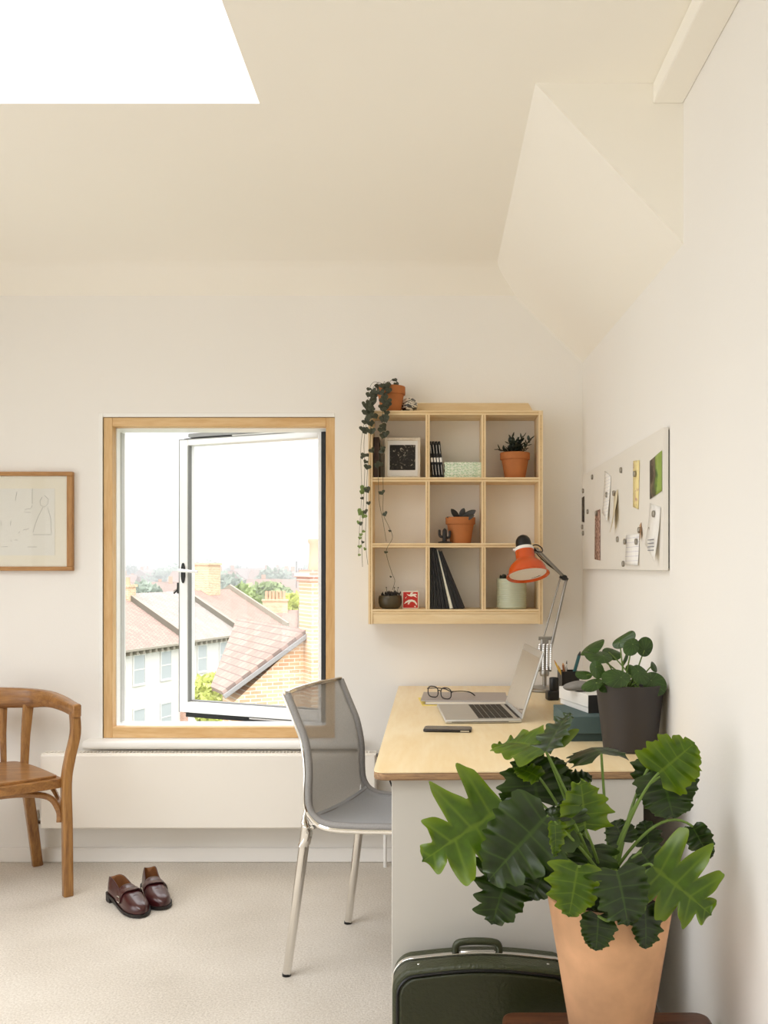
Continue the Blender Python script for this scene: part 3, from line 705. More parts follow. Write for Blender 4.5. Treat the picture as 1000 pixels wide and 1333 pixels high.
# ---------------------------------------------------------------- the pair of loafers
m_leather = NT('oxblood_leather'); b = m_leather.n('BsdfPrincipled', Roughness=.28); b.inputs['Coat Weight'].default_value = .4; b.inputs['Coat Roughness'].default_value = .15
b.inputs['Base Color'].default_value = (*lin('3d1617'), 1); m_leather.l(b.outputs[0], m_leather.out.inputs[0]); m_leather = m_leather.m
m_lining = mat('tan_shoe_lining', '8a5a32', .7); m_sole = mat('black_shoe_sole', '17110f', .5)
def shoe(name, label, heel, toe, side):
    heel = Vector(heel); toe = Vector(toe); d = (toe-heel); L = d.length; d.normalize(); s = Vector((d.y, -d.x, 0))
    root = thing(name, label, 'shoe', heel+d*L/2, 0, 'pair of oxblood loafers'); M = frame_at(heel, d, -s, (0, 0, 1))
    # half width and height along the length (0 heel .. 1 toe)
    st = [(0, .012, .07), (.03, .024, .078), (.1, .031, .082), (.2, .033, .078), (.32, .034, .068), (.42, .036, .066), (.46, .0375, .068), (.55, .041, .060), (.66, .0445, .049), (.78, .0435, .041), (.88, .036, .036), (.95, .024, .029), (1.0, .007, .015)]
    base = lambda t: .027 if t < .25 else .027-.015*min(1, (t-.25)/.2)
    off = lambda t: side*.008*math.sin(t*3.14)
    q = MB(); N = 20; rows = []
    for t, w, h in st:
        row = []
        for k in range(N+1):
            a = math.pi*k/N
            ex = .62
            c, s_ = math.cos(a), math.sin(a)
            x = w*math.copysign(abs(c)**ex, c); z = base(t)+(h)*abs(s_)**.75
            if t < .42:                    # the topline pulls in round the heel
                x *= 1-.12*abs(s_)
            row.append(M @ Vector((t*L, x+off(t), z)))
        rows.append(row)
    vs = [[q.bm.verts.new(p) for p in r] for r in rows]
    for i in range(len(vs)-1):
        for k in range(N):
            if st[i][0] < .42 and 5 <= k < N-5: continue
            q.bm.faces.new((vs[i][k], vs[i][k+1], vs[i+1][k+1], vs[i+1][k]))
    q.bm.faces.new([vs[0][k] for k in range(6)]+[vs[0][N-k] for k in range(5, -1, -1)])
    for f_ in (vs[-1],): q.bm.faces.new(f_)
    bmesh.ops.remove_doubles(q.bm, verts=q.bm.verts, dist=.0004)
    up = q.build('upper', [m_leather, m_lining], root, subsurf=1, angle=80)
    md = up.modifiers.new('thickness', 'SOLIDIFY'); md.thickness = .003; md.offset = -1; md.material_offset = 1; md.material_offset_rim = 0
    # insole
    out = [(t, w) for t, w, h in st]
    loop = [(t*L, w*.98+off(t)) for t, w in out]+[(t*L, -w*.98+off(t)) for t, w in reversed(out)]
    MB().prism([(x*.9+.008, y*.86) for x, y in loop if x < L*.6], .003, M @ Matrix.Translation((0, 0, .032))).build('insole', m_lining, root)
    wel = [(t*L*1.02-.004, (w+.004)+off(t)) for t, w in out]+[(t*L*1.02-.004, -(w+.004)+off(t)) for t, w in reversed(out)]
    sl = MB(); zs = lambda x: .019 if x < L*.25 else .019-.015*min(1, (x-L*.25)/(L*.2))
    lo = [sl.bm.verts.new(M @ Vector((x, y, zs(x)))) for x, y in wel]; hi = [sl.bm.verts.new(M @ Vector((x, y, zs(x)+.010))) for x, y in wel]
    sl.bm.faces.new(lo[::-1]); sl.bm.faces.new(hi)
    for k in range(len(wel)): sl.bm.faces.new((lo[k], lo[(k+1) % len(wel)], hi[(k+1) % len(wel)], hi[k]))
    sl.build('sole', m_sole, root)
    hl = [(x, y) for x, y in wel if x < L*.24]; MB().prism(hl, .022, M).build('heel', m_sole, root, bevel=.002)
    # strap over the instep, with a buckle on the outer side
    sp_ = []
    for k in range(13):
        a = math.pi*(.06+.88*k/12); c, s_ = math.cos(a), math.sin(a); t = .56
        sp_.append(M @ Vector((t*L-.012*abs(c), .0445*math.copysign(abs(c)**.62, c)+off(t), base(t)+.0605*s_**.75)))
    MB().bar(sp_, .034, .004, side=d).build('strap', m_leather, root)
    for sd_, tt in ((1, .0), (-1, .0)):
        p = M @ Vector((.515*L, sd_*.0445+off(.55), .05)); q2 = M @ Vector((.53*L, sd_*.047+off(.55), .033))
        MB().tube([p-d*.006, p+d*.012], .0022, 6).tube([p+d*.012, q2+d*.014], .0012, 6).tube([q2-d*.002, q2+d*.014], .0022, 6).build('buckle', m_chrome, root)
    # crease folds across the vamp
    q = MB()
    for t, hgt in ((.66, .0487), (.70, .0463)):
        q.tube([M @ Vector((t*L+.006*abs(math.cos(a)), .04*math.cos(a)+off(t), base(t)+hgt*math.sin(a)**.8-.001)) for a in [math.pi*(.22+.56*k/10) for k in range(11)]], [.0005+.0016*math.sin(math.pi*k/10) for k in range(11)], 6)
    q.build('crease', m_leather, root)
    return root
shoe('loafer', 'oxblood leather loafer nearer the wooden armchair, showing its side', (-1.178, 3.565, 0), (-1.003, 3.36, 0), 1)
shoe('loafer', 'oxblood leather loafer turned toe first, nearer the grey chair', (-1.072, 3.668, 0), (-.952, 3.435, 0), -1)
# ---------------------------------------------------------------- grey mesh chair
GC = Vector((-.357, 3.10, 0)); gw = Vector((.331, .944, 0)); gf = Vector((.944, -.331, 0))
def gl(w, f, z): return GC+gw*w+gf*f+Vector((0, 0, z))
gch = thing('mesh_chair', 'grey mesh chair with chrome legs pulled up to the desk', 'chair', GC+gf*.24)
prof = [(-.012, .842), (.0206, .77), (.0474, .709), (.060, .65), (.0635, .60), (.0625, .551), (.067, .505), (.092, .474), (.14, .461), (.2417, .464), (.3337, .471), (.42, .472), (.46, .462), (.48, .445)]
pp = smooth_path([(f_, 0, z) for f_, z in prof], 4)
HW = .212
def shell_rows(w0, w1, nw, lift=0.0):
    rows = []
    for p in pp:
        row = []
        for k in range(nw+1):
            w = w0+(w1-w0)*k/nw; c = 1-(w/HW)**2
            back = max(0, min(1, (p.z-.5)/.2)); taper = 1-.05*back
            row.append(gl(w*taper, p.x-.022*c*back, p.z-.012*c*(1-back)+lift))
        rows.append(row)
    return rows
rows = shell_rows(-HW+.018, HW-.018, 12)
nb = next(i for i, p in enumerate(pp) if p.z < .49)
q = MB(); q.grid(rows[:nb+1]); q.build('backrest', m_mesh, gch, fix=False)
q = MB(); q.grid(rows[nb:]); q.build('seat', mat('grey_seat_fabric', (.60, .61, .62), .65, var=.06, vscale=220, sheen=.3), gch, fix=False, solid=.006)
for sg in (1, -1):
    q = MB(); pts = [r[0] for r in shell_rows(sg*(HW-.008), sg*HW, 1)]
    q.tube(pts, .0115, 10); q.build('edge_tube', m_meshedge, gch)
    pts2 = [p+gw*sg*.008-Vector((0, 0, .012)) if i > nb else p+gw*sg*.006-gf*.012 for i, p in enumerate(pts)]
    MB().tube(pts2[nb-3:], .007, 8).build('seat_rail', m_chrome, gch)
    MB().tube(pts2[:nb-2], .0045, 8).build('back_rail', m_chrome, gch)
top = shell_rows(-HW+.01, HW-.01, 12)[0]
q = MB(); q.bar([p+Vector((0, 0, .004)) for p in top], .016, .012, side=gf); q.build('top_bar', m_chrome, gch, bevel=.002)
MB().bar([gl(-.03, -.03, .846), gl(.03, -.03, .846)], .004, .005, side=gf).build('top_clip', m_blk, gch)
MB().tube([gl(-HW+.02, .085, .478), gl(0, .085, .466), gl(HW-.02, .085, .478)], .0025, 6).build('seam', m_meshedge, gch)
for sg in (1, -1):
    # rear leg with its casting, front leg
    a, b_ = gl(sg*.214, .062, .452), gl(sg*.224, .0, .0)
    tp = lambda r0, r1, n=8: [r0+(r1-r0)*i/n for i in range(n+1)]
    MB().tube([b_.lerp(a, i/8) for i in range(9)][::-1], tp(.0165, .0125), 14, flat=1).build('leg', m_chrome, gch)
    MB().tube([b_-Vector((0, 0, 0)), b_+Vector((0, 0, .008))], .0135, 12).build('foot', m_blk, gch)
    q = MB(); q.tube(smooth_path([gl(sg*.212, .058, .50), gl(sg*.214, .055, .465), gl(sg*.215, .066, .43), gl(sg*.216, .05, .39)], 4), [.005]*2+[.008]*2+[.0125]*3+[.015]*3+[.0165]*3, 12); q.build('leg_casting', m_chrome, gch)
    a, b_ = gl(sg*.205, .40, .455), gl(sg*.215, .44, .0)
    MB().tube([b_.lerp(a, i/8) for i in range(9)][::-1], tp(.0165, .0125), 14).build('leg', m_chrome, gch)
    MB().tube([b_, b_+Vector((0, 0, .008))], .0135, 12).build('foot', m_blk, gch)
MB().tube([gl(-.205, .40, .447), gl(.205, .40, .447)], .009, 10).build('cross_bar', m_chrome, gch)
MB().tube([gl(-.212, .075, .447), gl(.212, .075, .447)], .009, 10).build('cross_bar', m_chrome, gch)
# ---------------------------------------------------------------- desk
DZ = .735; DK = (EYE-DZ)*F
def dk(px, py, z=DZ):
    Y = (EYE-z)*F/(py-CY); return Vector((PX(px, Y), Y, z))
fl = dk(486, 1005); bl = dk(519, 893); bl.y = 3.975; frr = Vector((.628, 2.335, DZ)); brr = Vector((.628, 3.975, DZ))
desk = thing('desk', 'long pale birch plywood desk with light grey end panel along the right wall', 'desk', (.26, 3.15, 0))
xy = lambda v: (v.x, v.y)
out = []
cc = Vector((fl.x, fl.y, 0))
for k in range(7):
    t = math.pi/2*k/6; out.append((cc.x+.03-.03*math.cos(t), cc.y+.03-.03*math.sin(t)))
out += [xy(frr), xy(brr), (PX(519, 3.975), 3.975)]
MB().prism(out, .003, Matrix.Translation((0, 0, DZ-.003))).build('worktop_face', m_ply, desk)
MB().prism(out, .018, Matrix.Translation((0, 0, DZ-.0215))).build('worktop_edge', m_plyedge, desk, bevel=.004)
ztop = DZ-.0225; YP = 2.335
q = MB(); x0, x1 = PX(510, YP), PX(838, YP)
q.box(x0, x1, YP, YP+.03, .004, ztop)
q.build('end_panel', m_panel, desk, bevel=.0015)
MB().box(PX(655, YP), PX(697, YP), YP-.0008, YP+.004, PZ(1145.5, YP), PZ(1143, YP)).build('dark_line', m_blk, desk)  # thin dark line across part of the end panel
q = MB(); q.box(x0+.02, x1, 3.60, 3.63, .004, ztop); q.build('rear_panel', m_panel, desk, bevel=.0015)
q = MB().box(x1-.02, x1, YP+.03, 3.60, .02, ztop); q.build('modesty_panel', m_panel, desk)
q = MB(); hk = P(508, 1017, 2.40); q.tube([hk+Vector((0, 0, .02)), hk, hk+Vector((.004, 0, -.012)), hk+Vector((.006, 0, -.004))], .0025, 8); q.build('cable_hook', m_blk, desk)
# ---------------------------------------------------------------- green suitcase
SF, SBk = 2.165, 2.30
sx0, sx1, szt = PX(510, SF), PX(740, SF)+.02, .325
case = thing('suitcase', 'dark green hard suitcase with chrome trim standing against the desk panel', 'suitcase', ((sx0+sx1)/2, (SF+SBk)/2, 0))
def case_out(ins, bulge=.012):
    x0, x1, z0, z1 = sx0+ins, sx1-ins, ins, szt-ins; r = .05-ins*.3; o = []
    for cx_, cz_, a0 in ((x1-r, z0+r, -90), (x1-r, z1-r-bulge, 0), (x0+r, z1-r-bulge, 90), (x0+r, z0+r, 180)):
        for k in range(9):
            a = R(a0+90*k/8); o.append((cx_+r*math.cos(a), cz_+r*math.sin(a)))
        if a0 == 0:
            xs, xe = x1-r, x0+r
            for k in range(1, 12):
                t = k/12; o.append((xs+(xe-xs)*t, z1-bulge+bulge*math.sin(math.pi*t)))
    return o
m_case = mat('green_leatherette', '2f3318', .42, var=.1, vscale=40, bump=.25, bscale=170); m_casefront = mat('green_vinyl_panel', '25290f', .38, var=.06, vscale=60, bump=.25, bscale=120)
XZ = lambda y: frame_at((0, y, 0), (1, 0, 0), (0, 0, 1), (0, -1, 0))
MB().prism(case_out(0), .062, XZ(SF+.078)).build('front_shell', m_case, case, bevel=.012, seg=4)
MB().prism(case_out(0), .05, XZ(SBk)).build('rear_shell', m_case, case, bevel=.012, seg=4)
q = MB(); q.prism(case_out(-.0025), .014, XZ(SF+.092)); q.build('trim_band', m_chrome, case, bevel=.001, label='bright chrome closing band')
MB().prism(case_out(.016), .012, XZ(SF+.022)).build('front_panel', m_casefront, case, bevel=.008, seg=4)
q = MB(); o_ = case_out(.012); q.tube([Vector((x, SF+.015, z)) for x, z in o_+[o_[0]]], .0035, 6); q.build('piping', m_blk, case)
hc = P(622, 1238, 2.245); hcx = hc.x; zc = szt-.009
q = MB(); q.tube(smooth_path([(hcx-.052, 2.262, zc-.004), (hcx-.05, 2.262, zc+.022), (hcx-.035, 2.262, zc+.03), (hcx, 2.262, zc+.032), (hcx+.035, 2.262, zc+.03), (hcx+.05, 2.262, zc+.022), (hcx+.052, 2.262, zc-.004)], 5), .0085, 10); q.build('handle', m_case, case)
q = MB(); q.box(hcx-.04, hcx+.04, 2.252, 2.262, zc-.002, zc+.012); q.tube([(hcx-.045, 2.25, zc+.004), (hcx+.045, 2.25, zc+.004)], .004, 8); q.build('handle_plate', m_chrome, case, bevel=.002)
q = MB()
for x, z in ((sx0+.06, szt-.012), (sx1-.06, szt-.012)): q.ball((x, SF+.05, z), .004, 2, 1, 1, .6)
q.build('stud', m_chrome, case)
# ---------------------------------------------------------------- dark wooden stool under the big pot
SZ = .245
stl = thing('stool', 'low dark wooden stool carrying the big terracotta pot', 'stool', (.38, 1.97, 0))
o_ = []
X0, X1, Y0_, Y1_ = .158, .61, 1.815, 2.128
for cx_, cy_, a0 in ((X1-.03, Y0_+.03, -90), (X1-.03, Y1_-.03, 0), (X0+.03, Y1_-.03, 90), (X0+.03, Y0_+.03, 180)):
    for k in range(6):
        a = R(a0+90*k/5); o_.append((cx_+.03*math.cos(a), cy_+.03*math.sin(a)))
MB().prism(o_, .03, Matrix.Translation((0, 0, SZ-.03))).build('seat', m_darkwood, stl, bevel=.006)
for x in (X0+.05, X1-.05):
    for y in (Y0_+.05, Y1_-.05):
        MB().tube([(x, y, SZ-.03), (x, y, 0)], [.02, .015], 10).build('leg', m_darkwood, stl)
for y in (Y0_+.05, Y1_-.05): MB().tube([(X0+.05, y, .1), (X1-.05, y, .1)], .01, 8).build('stretcher', m_darkwood, stl)
# ================================================================= LEAVES
m_leaf_dark = leafmat('mature_leaf', (.115, .185, .04), (.22, .31, .09), rough=.3, transl=.15, veins=12, c_edge=(.19, .28, .04))
m_leaf_young = leafmat('young_leaf', (.25, .36, .035), (.38, .48, .10), rough=.33, transl=.25, veins=12, c_edge=(.45, .54, .05))
m_leaf_round = leafmat('round_leaf', (.20, .30, .10), (.32, .43, .18), rough=.3, transl=.25, veins=10)
m_leaf_heart = leafmat('heart_leaf', (.26, .275, .21), (.37, .39, .30), rough=.5, transl=.2, veins=6)
m_leaf_hpale = leafmat('pale_heart_leaf', (.47, .56, .30), (.58, .66, .42), rough=.5, transl=.3, veins=6)
m_stalk = mat('green_stalk', (.40, .50, .20), .5); m_stalk_d = mat('dark_stalk', (.30, .28, .18), .6)
def leaf_surface(mb, M, L, Wd, lobes=.3, curl=.25, fold=.12, seed=0, nl=9, ripple=.02, kind='lobed'):
    """blade with the stalk joint at the origin, tip towards +y, upper side +z; adds to mb, with a UV layer"""
    rng = random.Random(seed); ripple *= 1.9; bm = mb.bm; uvl = bm.loops.layers.uv.verify()
    nA = 108; rings = [0, .12, .28, .46, .64, .8, .92, 1.0]
    amax = R(168) if kind != 'round' else math.pi; step = R(29)
    jit = [rng.uniform(-.10, .06) for _ in range(40)]
    def radius(t):
        a = abs(t)
        if kind == 'round':
            # peltate leaf: stalk joint a third of the way in
            return None
        if a < R(100): r = L/((abs(math.cos(a)) if a < R(90) else 0)**1.45+(math.sin(a)*L/(Wd/2))**1.45)**(1/1.45)
        else:
            r0 = Wd/2; f = (a-R(100))/(amax-R(100)); r = r0*(1-.45*f-.45*f**4)
        x = a/step; k = round(x); d = abs(x-k)*2
        r *= 1+jit[k+(20 if t < 0 else 0)]
        r *= 1-lobes*(d**2.1); r *= 1+.05*math.cos(x*2*math.pi*2+seed)+.025*math.sin(x*2*math.pi*3.3+2*seed)
        r *= 1+.018*math.sin(23*t+seed)
        return r
    def place(x, y, s, t):
        z = -curl*(max(0, y)/L)**2*L*.9 + fold*abs(x) - curl*.35*(abs(x)/(Wd/2))**2*Wd/2
        z += ripple*L*s**2*math.sin(t*7.5+seed*1.7)+ripple*.45*L*s**3*math.sin(t*19+seed)
        yy = y*(1-.18*abs(curl)*(max(0, y)/L)**2)
        return M @ Vector((x, yy, z))
    grid = []
    for s in rings:
        row = []
        for k in range(nA+1):
            t = -amax+2*amax*k/nA
            if kind == 'round':
                x = Wd/2*s*math.sin(t); y = L*.5*s*math.cos(t)+L*.18*s; cup = 1
                p = M @ Vector((x, y, -curl*L*((x/(Wd/2))**2+(y/L)**2)*.35+fold*abs(x)+ripple*L*s*s*math.sin(3*t+seed)))
            else:
                r = radius(t)*s
                p = place(r*math.sin(t), r*math.cos(t), s, t)
            row.append(p)
        grid.append(row)
    c = bm.verts.new(M @ Vector((0, 0, 0)))
    vr = [[bm.verts.new(p) for p in row] for row in grid[1:]]
    uvf = lambda k, s: ((-amax+2*amax*k/nA)/(2*math.pi)+.5, s)
    for k in range(nA):
        f = bm.faces.new((c, vr[0][k+1], vr[0][k]))
        for lp, u in zip(f.loops, (uvf(k+.5, 0), uvf(k+1, rings[1]), uvf(k, rings[1]))): lp[uvl].uv = u
    for i in range(len(vr)-1):
        for k in range(nA):
            f = bm.faces.new((vr[i][k], vr[i][k+1], vr[i+1][k+1], vr[i+1][k]))
            for lp, u in zip(f.loops, (uvf(k, rings[i+1]), uvf(k+1, rings[i+1]), uvf(k+1, rings[i+2]), uvf(k, rings[i+2]))): lp[uvl].uv = u
def lobed_surface(mb, M, L, Wd, lobes=.3, curl=.25, fold=.12, seed=0, nl=4, ripple=.02):
    """feather-lobed blade: midrib from the origin along +y, side lobes swept back at the base and forward at the tip"""
    rng = random.Random(seed); bm = mb.bm; uvl = bm.loops.layers.uv.verify()
    nT, nU = 84, 9
    amp = {sd: [rng.uniform(.80, 1.12) for _ in range(nl+2)] for sd in (-1, 1)}; ph = {sd: rng.uniform(-.12, .12) for sd in (-1, 1)}
    def half(t, sd):
        env = min(1, (t+.035)/.13)**.55*(1-.06*t)*max(0, 1-max(0, (t-.30)/.70)**1.7)**.9
        x = t*nl+ph[sd]; k = int(x); f = abs((x-k)-.5)*2
        w = env*(1-lobes*f**1.8)*(amp[sd][min(k, nl+1)] if lobes > .25 else .5+.5*amp[sd][min(k, nl+1)])
        w *= 1+.06*math.sin(31*t+seed+sd)+.035*math.sin(67*t+2*seed)
        return max(w, .012)*Wd/2
    def pt(t, u):
        sd = 1 if u >= 0 else -1; a = abs(u); w = half(t, sd)
        sw = -.75+1.55*min(1, t*1.15)**.55
        sw = sw if t < .85 else sw*(1-(t-.85)/.15*.5)
        x = sd*a*w*(1-.12*abs(sw)); y = t*L*.93+a*w*sw*.62
        yy = max(0, y)
        z = -curl*(yy/L)**2*L*.9+fold*abs(x)-curl*.4*(abs(x)/(Wd/2))**2*Wd/2
        z += ripple*L*a*a*math.sin(t*nl*6.28+seed+sd)+ripple*.6*L*a**4*math.sin(t*41+seed*2+sd)+.012*L*a*math.cos((t*nl+ph[sd])*6.28)
        return M @ Vector((x, y*(1-.15*abs(curl)*(yy/L)**2), z))
    us = [-1+2*j/(2*nU) for j in range(2*nU+1)]
    vs = [[bm.verts.new(pt(i/nT, u)) for u in us] for i in range(nT+1)]
    for i in range(nT):
        for j in range(2*nU):
            f = bm.faces.new((vs[i][j], vs[i][j+1], vs[i+1][j+1], vs[i+1][j]))
            for lp, (a, b) in zip(f.loops, ((i, j), (i, j+1), (i+1, j+1), (i+1, j))):
                sd = 1 if us[b] > 0 or (us[b] == 0 and j >= nU) else -1
                lp[uvl].uv = ((a/nT*nl+ph[sd]+.5)/12+2/12, abs(us[b]))
def leaf_axes(b, t, hint):
    y = (t-b); L = y.length; y.normalize(); n = Vector(hint); n = (n-y*n.dot(y)).normalized(); x = y.cross(n)
    return frame_at(b, x, y, n), L
def add_leaf(root, name, b, t, width, hint, mt, crown=None, bend=None, stalk=.003, smat=None, label=None, **kw):
    M, L = leaf_axes(b, t, hint); q = MB()
    (leaf_surface if kw.get('kind') else lobed_surface)(q, M, L, width, **kw)
    o = q.build(name, mt, root, fix=False, angle=180, label=label)
    if crown is not None:
        mid = (crown+b)/2+(Vector(bend) if bend else Vector((0, 0, .03)))
        pts = bez(crown, mid, b, n=14)
        s = MB().tube(pts, [stalk*1.25-stalk*.35*i/14 for i in range(15)], 8); s.build('leaf_stalk', smat or m_stalk, o)
    return o
# ---------------------------------------------------------------- the big philodendron
pc = Vector((PX(794, 1.98), 1.98, SZ)); rimz = PZ(1163, 1.98); hp = rimz-SZ
phil = thing('potted_philodendron', 'large lobed leaf plant in a tall pale terracotta pot on the stool', 'potted plant', pc)
MB().lathe([(0, 0), (.072, 0), (.078, .004), (.128, hp-.006), (.129, hp-.002), (.127, hp), (.117, hp), (.114, hp-.004), (.108, hp-.05), (.0, hp-.05)], pc, 56).build('pot', m_terra_big, phil, angle=50)
MB().lathe([(0, hp-.022), (.06, hp-.02), (.1105, hp-.03)], pc, 40).build('soil', m_soil, phil)
crown = pc+Vector((-.005, .0, hp-.02))
q = MB()
for k in range(5):
    a = k*1.26; q.tube([crown+Vector((.02*math.cos(a), .02*math.sin(a), -.01)), crown+Vector((.03*math.cos(a), .02*math.sin(a), .05))], [.009, .006], 8)
q.build('stem', m_stalk, phil)
CAM = Vector((0, 0, EYE))
def pl(bpx, bY, tpx, tY, wpx, hint, young, lobes, curl=.25, fold=.1, seed=0, bend=(0, 0, .05), **kw):
    b = P(bpx[0], bpx[1], bY); t = P(tpx[0], tpx[1], tY)
    t = b+(t-b)*1.06; kw.setdefault('nl', 4 if lobes > .3 else 5); kw.setdefault('ripple', .045)
    return add_leaf(phil, 'leaf', b, t, 1.16*wpx/F*(bY+tY)/2, hint, m_leaf_young if young else m_leaf_dark, crown+Vector((random.Random(seed).uniform(-.03, .03), random.Random(seed+9).uniform(-.02, .03), .0)), bend, lobes=lobes, curl=curl, fold=fold, seed=seed, **kw)
FR = (0, -1, .25)      # facing the camera
pl((655, 1052), 1.98, (550, 1118), 1.86, 140, (-.1, -1, .45), 1, .62, .12, .10, 1, (0, -.03, .06), ripple=.03)          # big left leaf
pl((712, 1062), 1.90, (632, 1148), 1.84, 104, (-.2, -1, .35), 0, .22, .15, .12, 2, (0, -.03, .05), ripple=.03)          # dark one beside it
pl((662, 1132), 1.93, (640, 1205), 1.88, 78, (-.1, -1, .3), 0, .30, .2, .1, 3, (0, -.04, .03))                         # hanging lower left
pl((711, 978), 2.00, (650, 946), 2.10, 96, (.15, -.55, .8), 1, .16, .35, .22, 4, (0, .02, .03))                         # high left leaf, two halves
pl((711, 978), 1.995, (738, 920), 2.06, 46, (-.75, -.55, .3), 0, .12, .15, .15, 5, (0, .02, .03))
pl((783, 981), 2.02, (765, 957), 2.09, 70, (.0, -.5, .9), 0, .1, .5, -.15, 6, (.0, .02, .0))                            # small leaf high in the middle
pl((858, 1006), 1.98, (905, 968), 1.93, 76, (.1, -1, .3), 1, .14, .1, .1, 7, (.0, .0, .08), ripple=.03)                  # bright round leaf at the wall
pl((862, 1010), 2.03, (878, 1064), 1.97, 74, (-.1, -1, .3), 0, .12, .15, .1, 8, (.0, .0, .1))                           # darker one under it
pl((855, 985), 2.10, (838, 1036), 2.08, 50, (-.2, -1, .2), 0, .2, .1, .1, 9, (.0, .0, .1))
pl((762, 1078), 1.88, (758, 1018), 1.84, 66, (0, -1, .35), 1, .16, .15, .15, 10, (0, -.02, .02))                         # bright centre leaf
pl((748, 1072), 1.87, (732, 1042), 1.86, 40, (-.2, -1, .3), 0, .12, .2, .15, 11, (0, -.02, .02))
pl((700, 1042), 2.02, (690, 980), 2.04, 84, (0, -1, .25), 0, .16, .15, .1, 12, (0, .0, .05))                             # dark upright leaf
pl((702, 1012), 2.00, (668, 992), 2.03, 30, (.2, -.7, .7), 1, .1, .3, .15, 13, (0, .0, .05))
pl((722, 1034), 2.08, (725, 984), 2.10, 48, (.2, -1, .2), 0, .14, .1, .1, 33, (0, .0, .05))
pl((740, 1022), 2.06, (773, 1006), 2.08, 28, (0, -.8, .6), 0, .1, .2, .1, 14, (0, .02, .05))
pl((752, 1128), 1.84, (742, 1196), 1.80, 66, (0, -1, .3), 1, .24, .25, .1, 15, (0, -.07, .06))                           # front leaves over the rim
pl((803, 1134), 1.84, (822, 1206), 1.79, 76, (.1, -1, .3), 0, .24, .25, .1, 16, (0, -.07, .06))
pl((850, 1128), 1.88, (930, 1192), 1.83, 122, (.05, -1, .35), 1, .60, .1, .08, 17, (.03, -.04, .07), ripple=.04)          # big right leaf
pl((902, 1076), 1.98, (925, 1122), 1.97, 36, (-.5, -.8, .1), 0, .05, .2, .25, 18, (.02, .0, .14))                        # small dark leaf by the wall
pl((779, 1192), 1.84, (777, 1240), 1.82, 44, (0, -1, .1), 0, .08, .15, .05, 19, (0, -.10, .0))
pl((840, 1180), 1.86, (843, 1238), 1.83, 42, (.1, -1, .1), 0, .12, .15, .05, 20, (0, -.10, .0))
pl((712, 1128), 1.92, (692, 1172), 1.89, 46, (-.2, -1, .2), 0, .2, .2, .1, 21, (0, -.04, .02))
pl((738, 1118), 1.93, (728, 1178), 1.90, 50, (-.1, -1, .2), 0, .2, .2, .1, 22, (0, -.04, .02))
pl((722, 1070), 1.86, (728, 1118), 1.84, 24, (.4, -.9, .2), 1, .12, .3, .35, 23, (0, -.03, .03))
pl((694, 1082), 1.95, (684, 1140), 1.92, 60, (0, -1, .2), 0, .18, .2, .1, 24, (0, -.03, .03))
pl((772, 1100), 1.94, (760, 1150), 1.91, 62, (-.1, -1, .3), 0, .15, .2, .1, 25, (0, -.02, .03))
pl((812, 1096), 2.00, (800, 1066), 2.02, 40, (0, -1, .4), 0, .1, .2, .1, 26, (0, .0, .03))
pl((845, 1098), 2.06, (838, 1066), 2.08, 34, (-.1, -1, .4), 0, .2, .2, .1, 27, (0, .02, .03))
pl((835, 1110), 1.98, (868, 1150), 1.94, 52, (.2, -1, .3), 0, .15, .2, .1, 28, (.02, -.02, .05))
pl((735, 1092), 1.97, (712, 1050), 1.99, 56, (-.1, -1, .3), 0, .16, .2, .1, 29, (0, -.02, .03))
pl((666, 1060), 2.03, (668, 1020), 2.05, 40, (.1, -.9, .4), 0, .2, .3, .1, 30, (0, .0, .05))
pl((785, 1148), 1.88, (782, 1190), 1.86, 48, (0, -1, .2), 0, .1, .2, .1, 31, (0, -.06, .02))
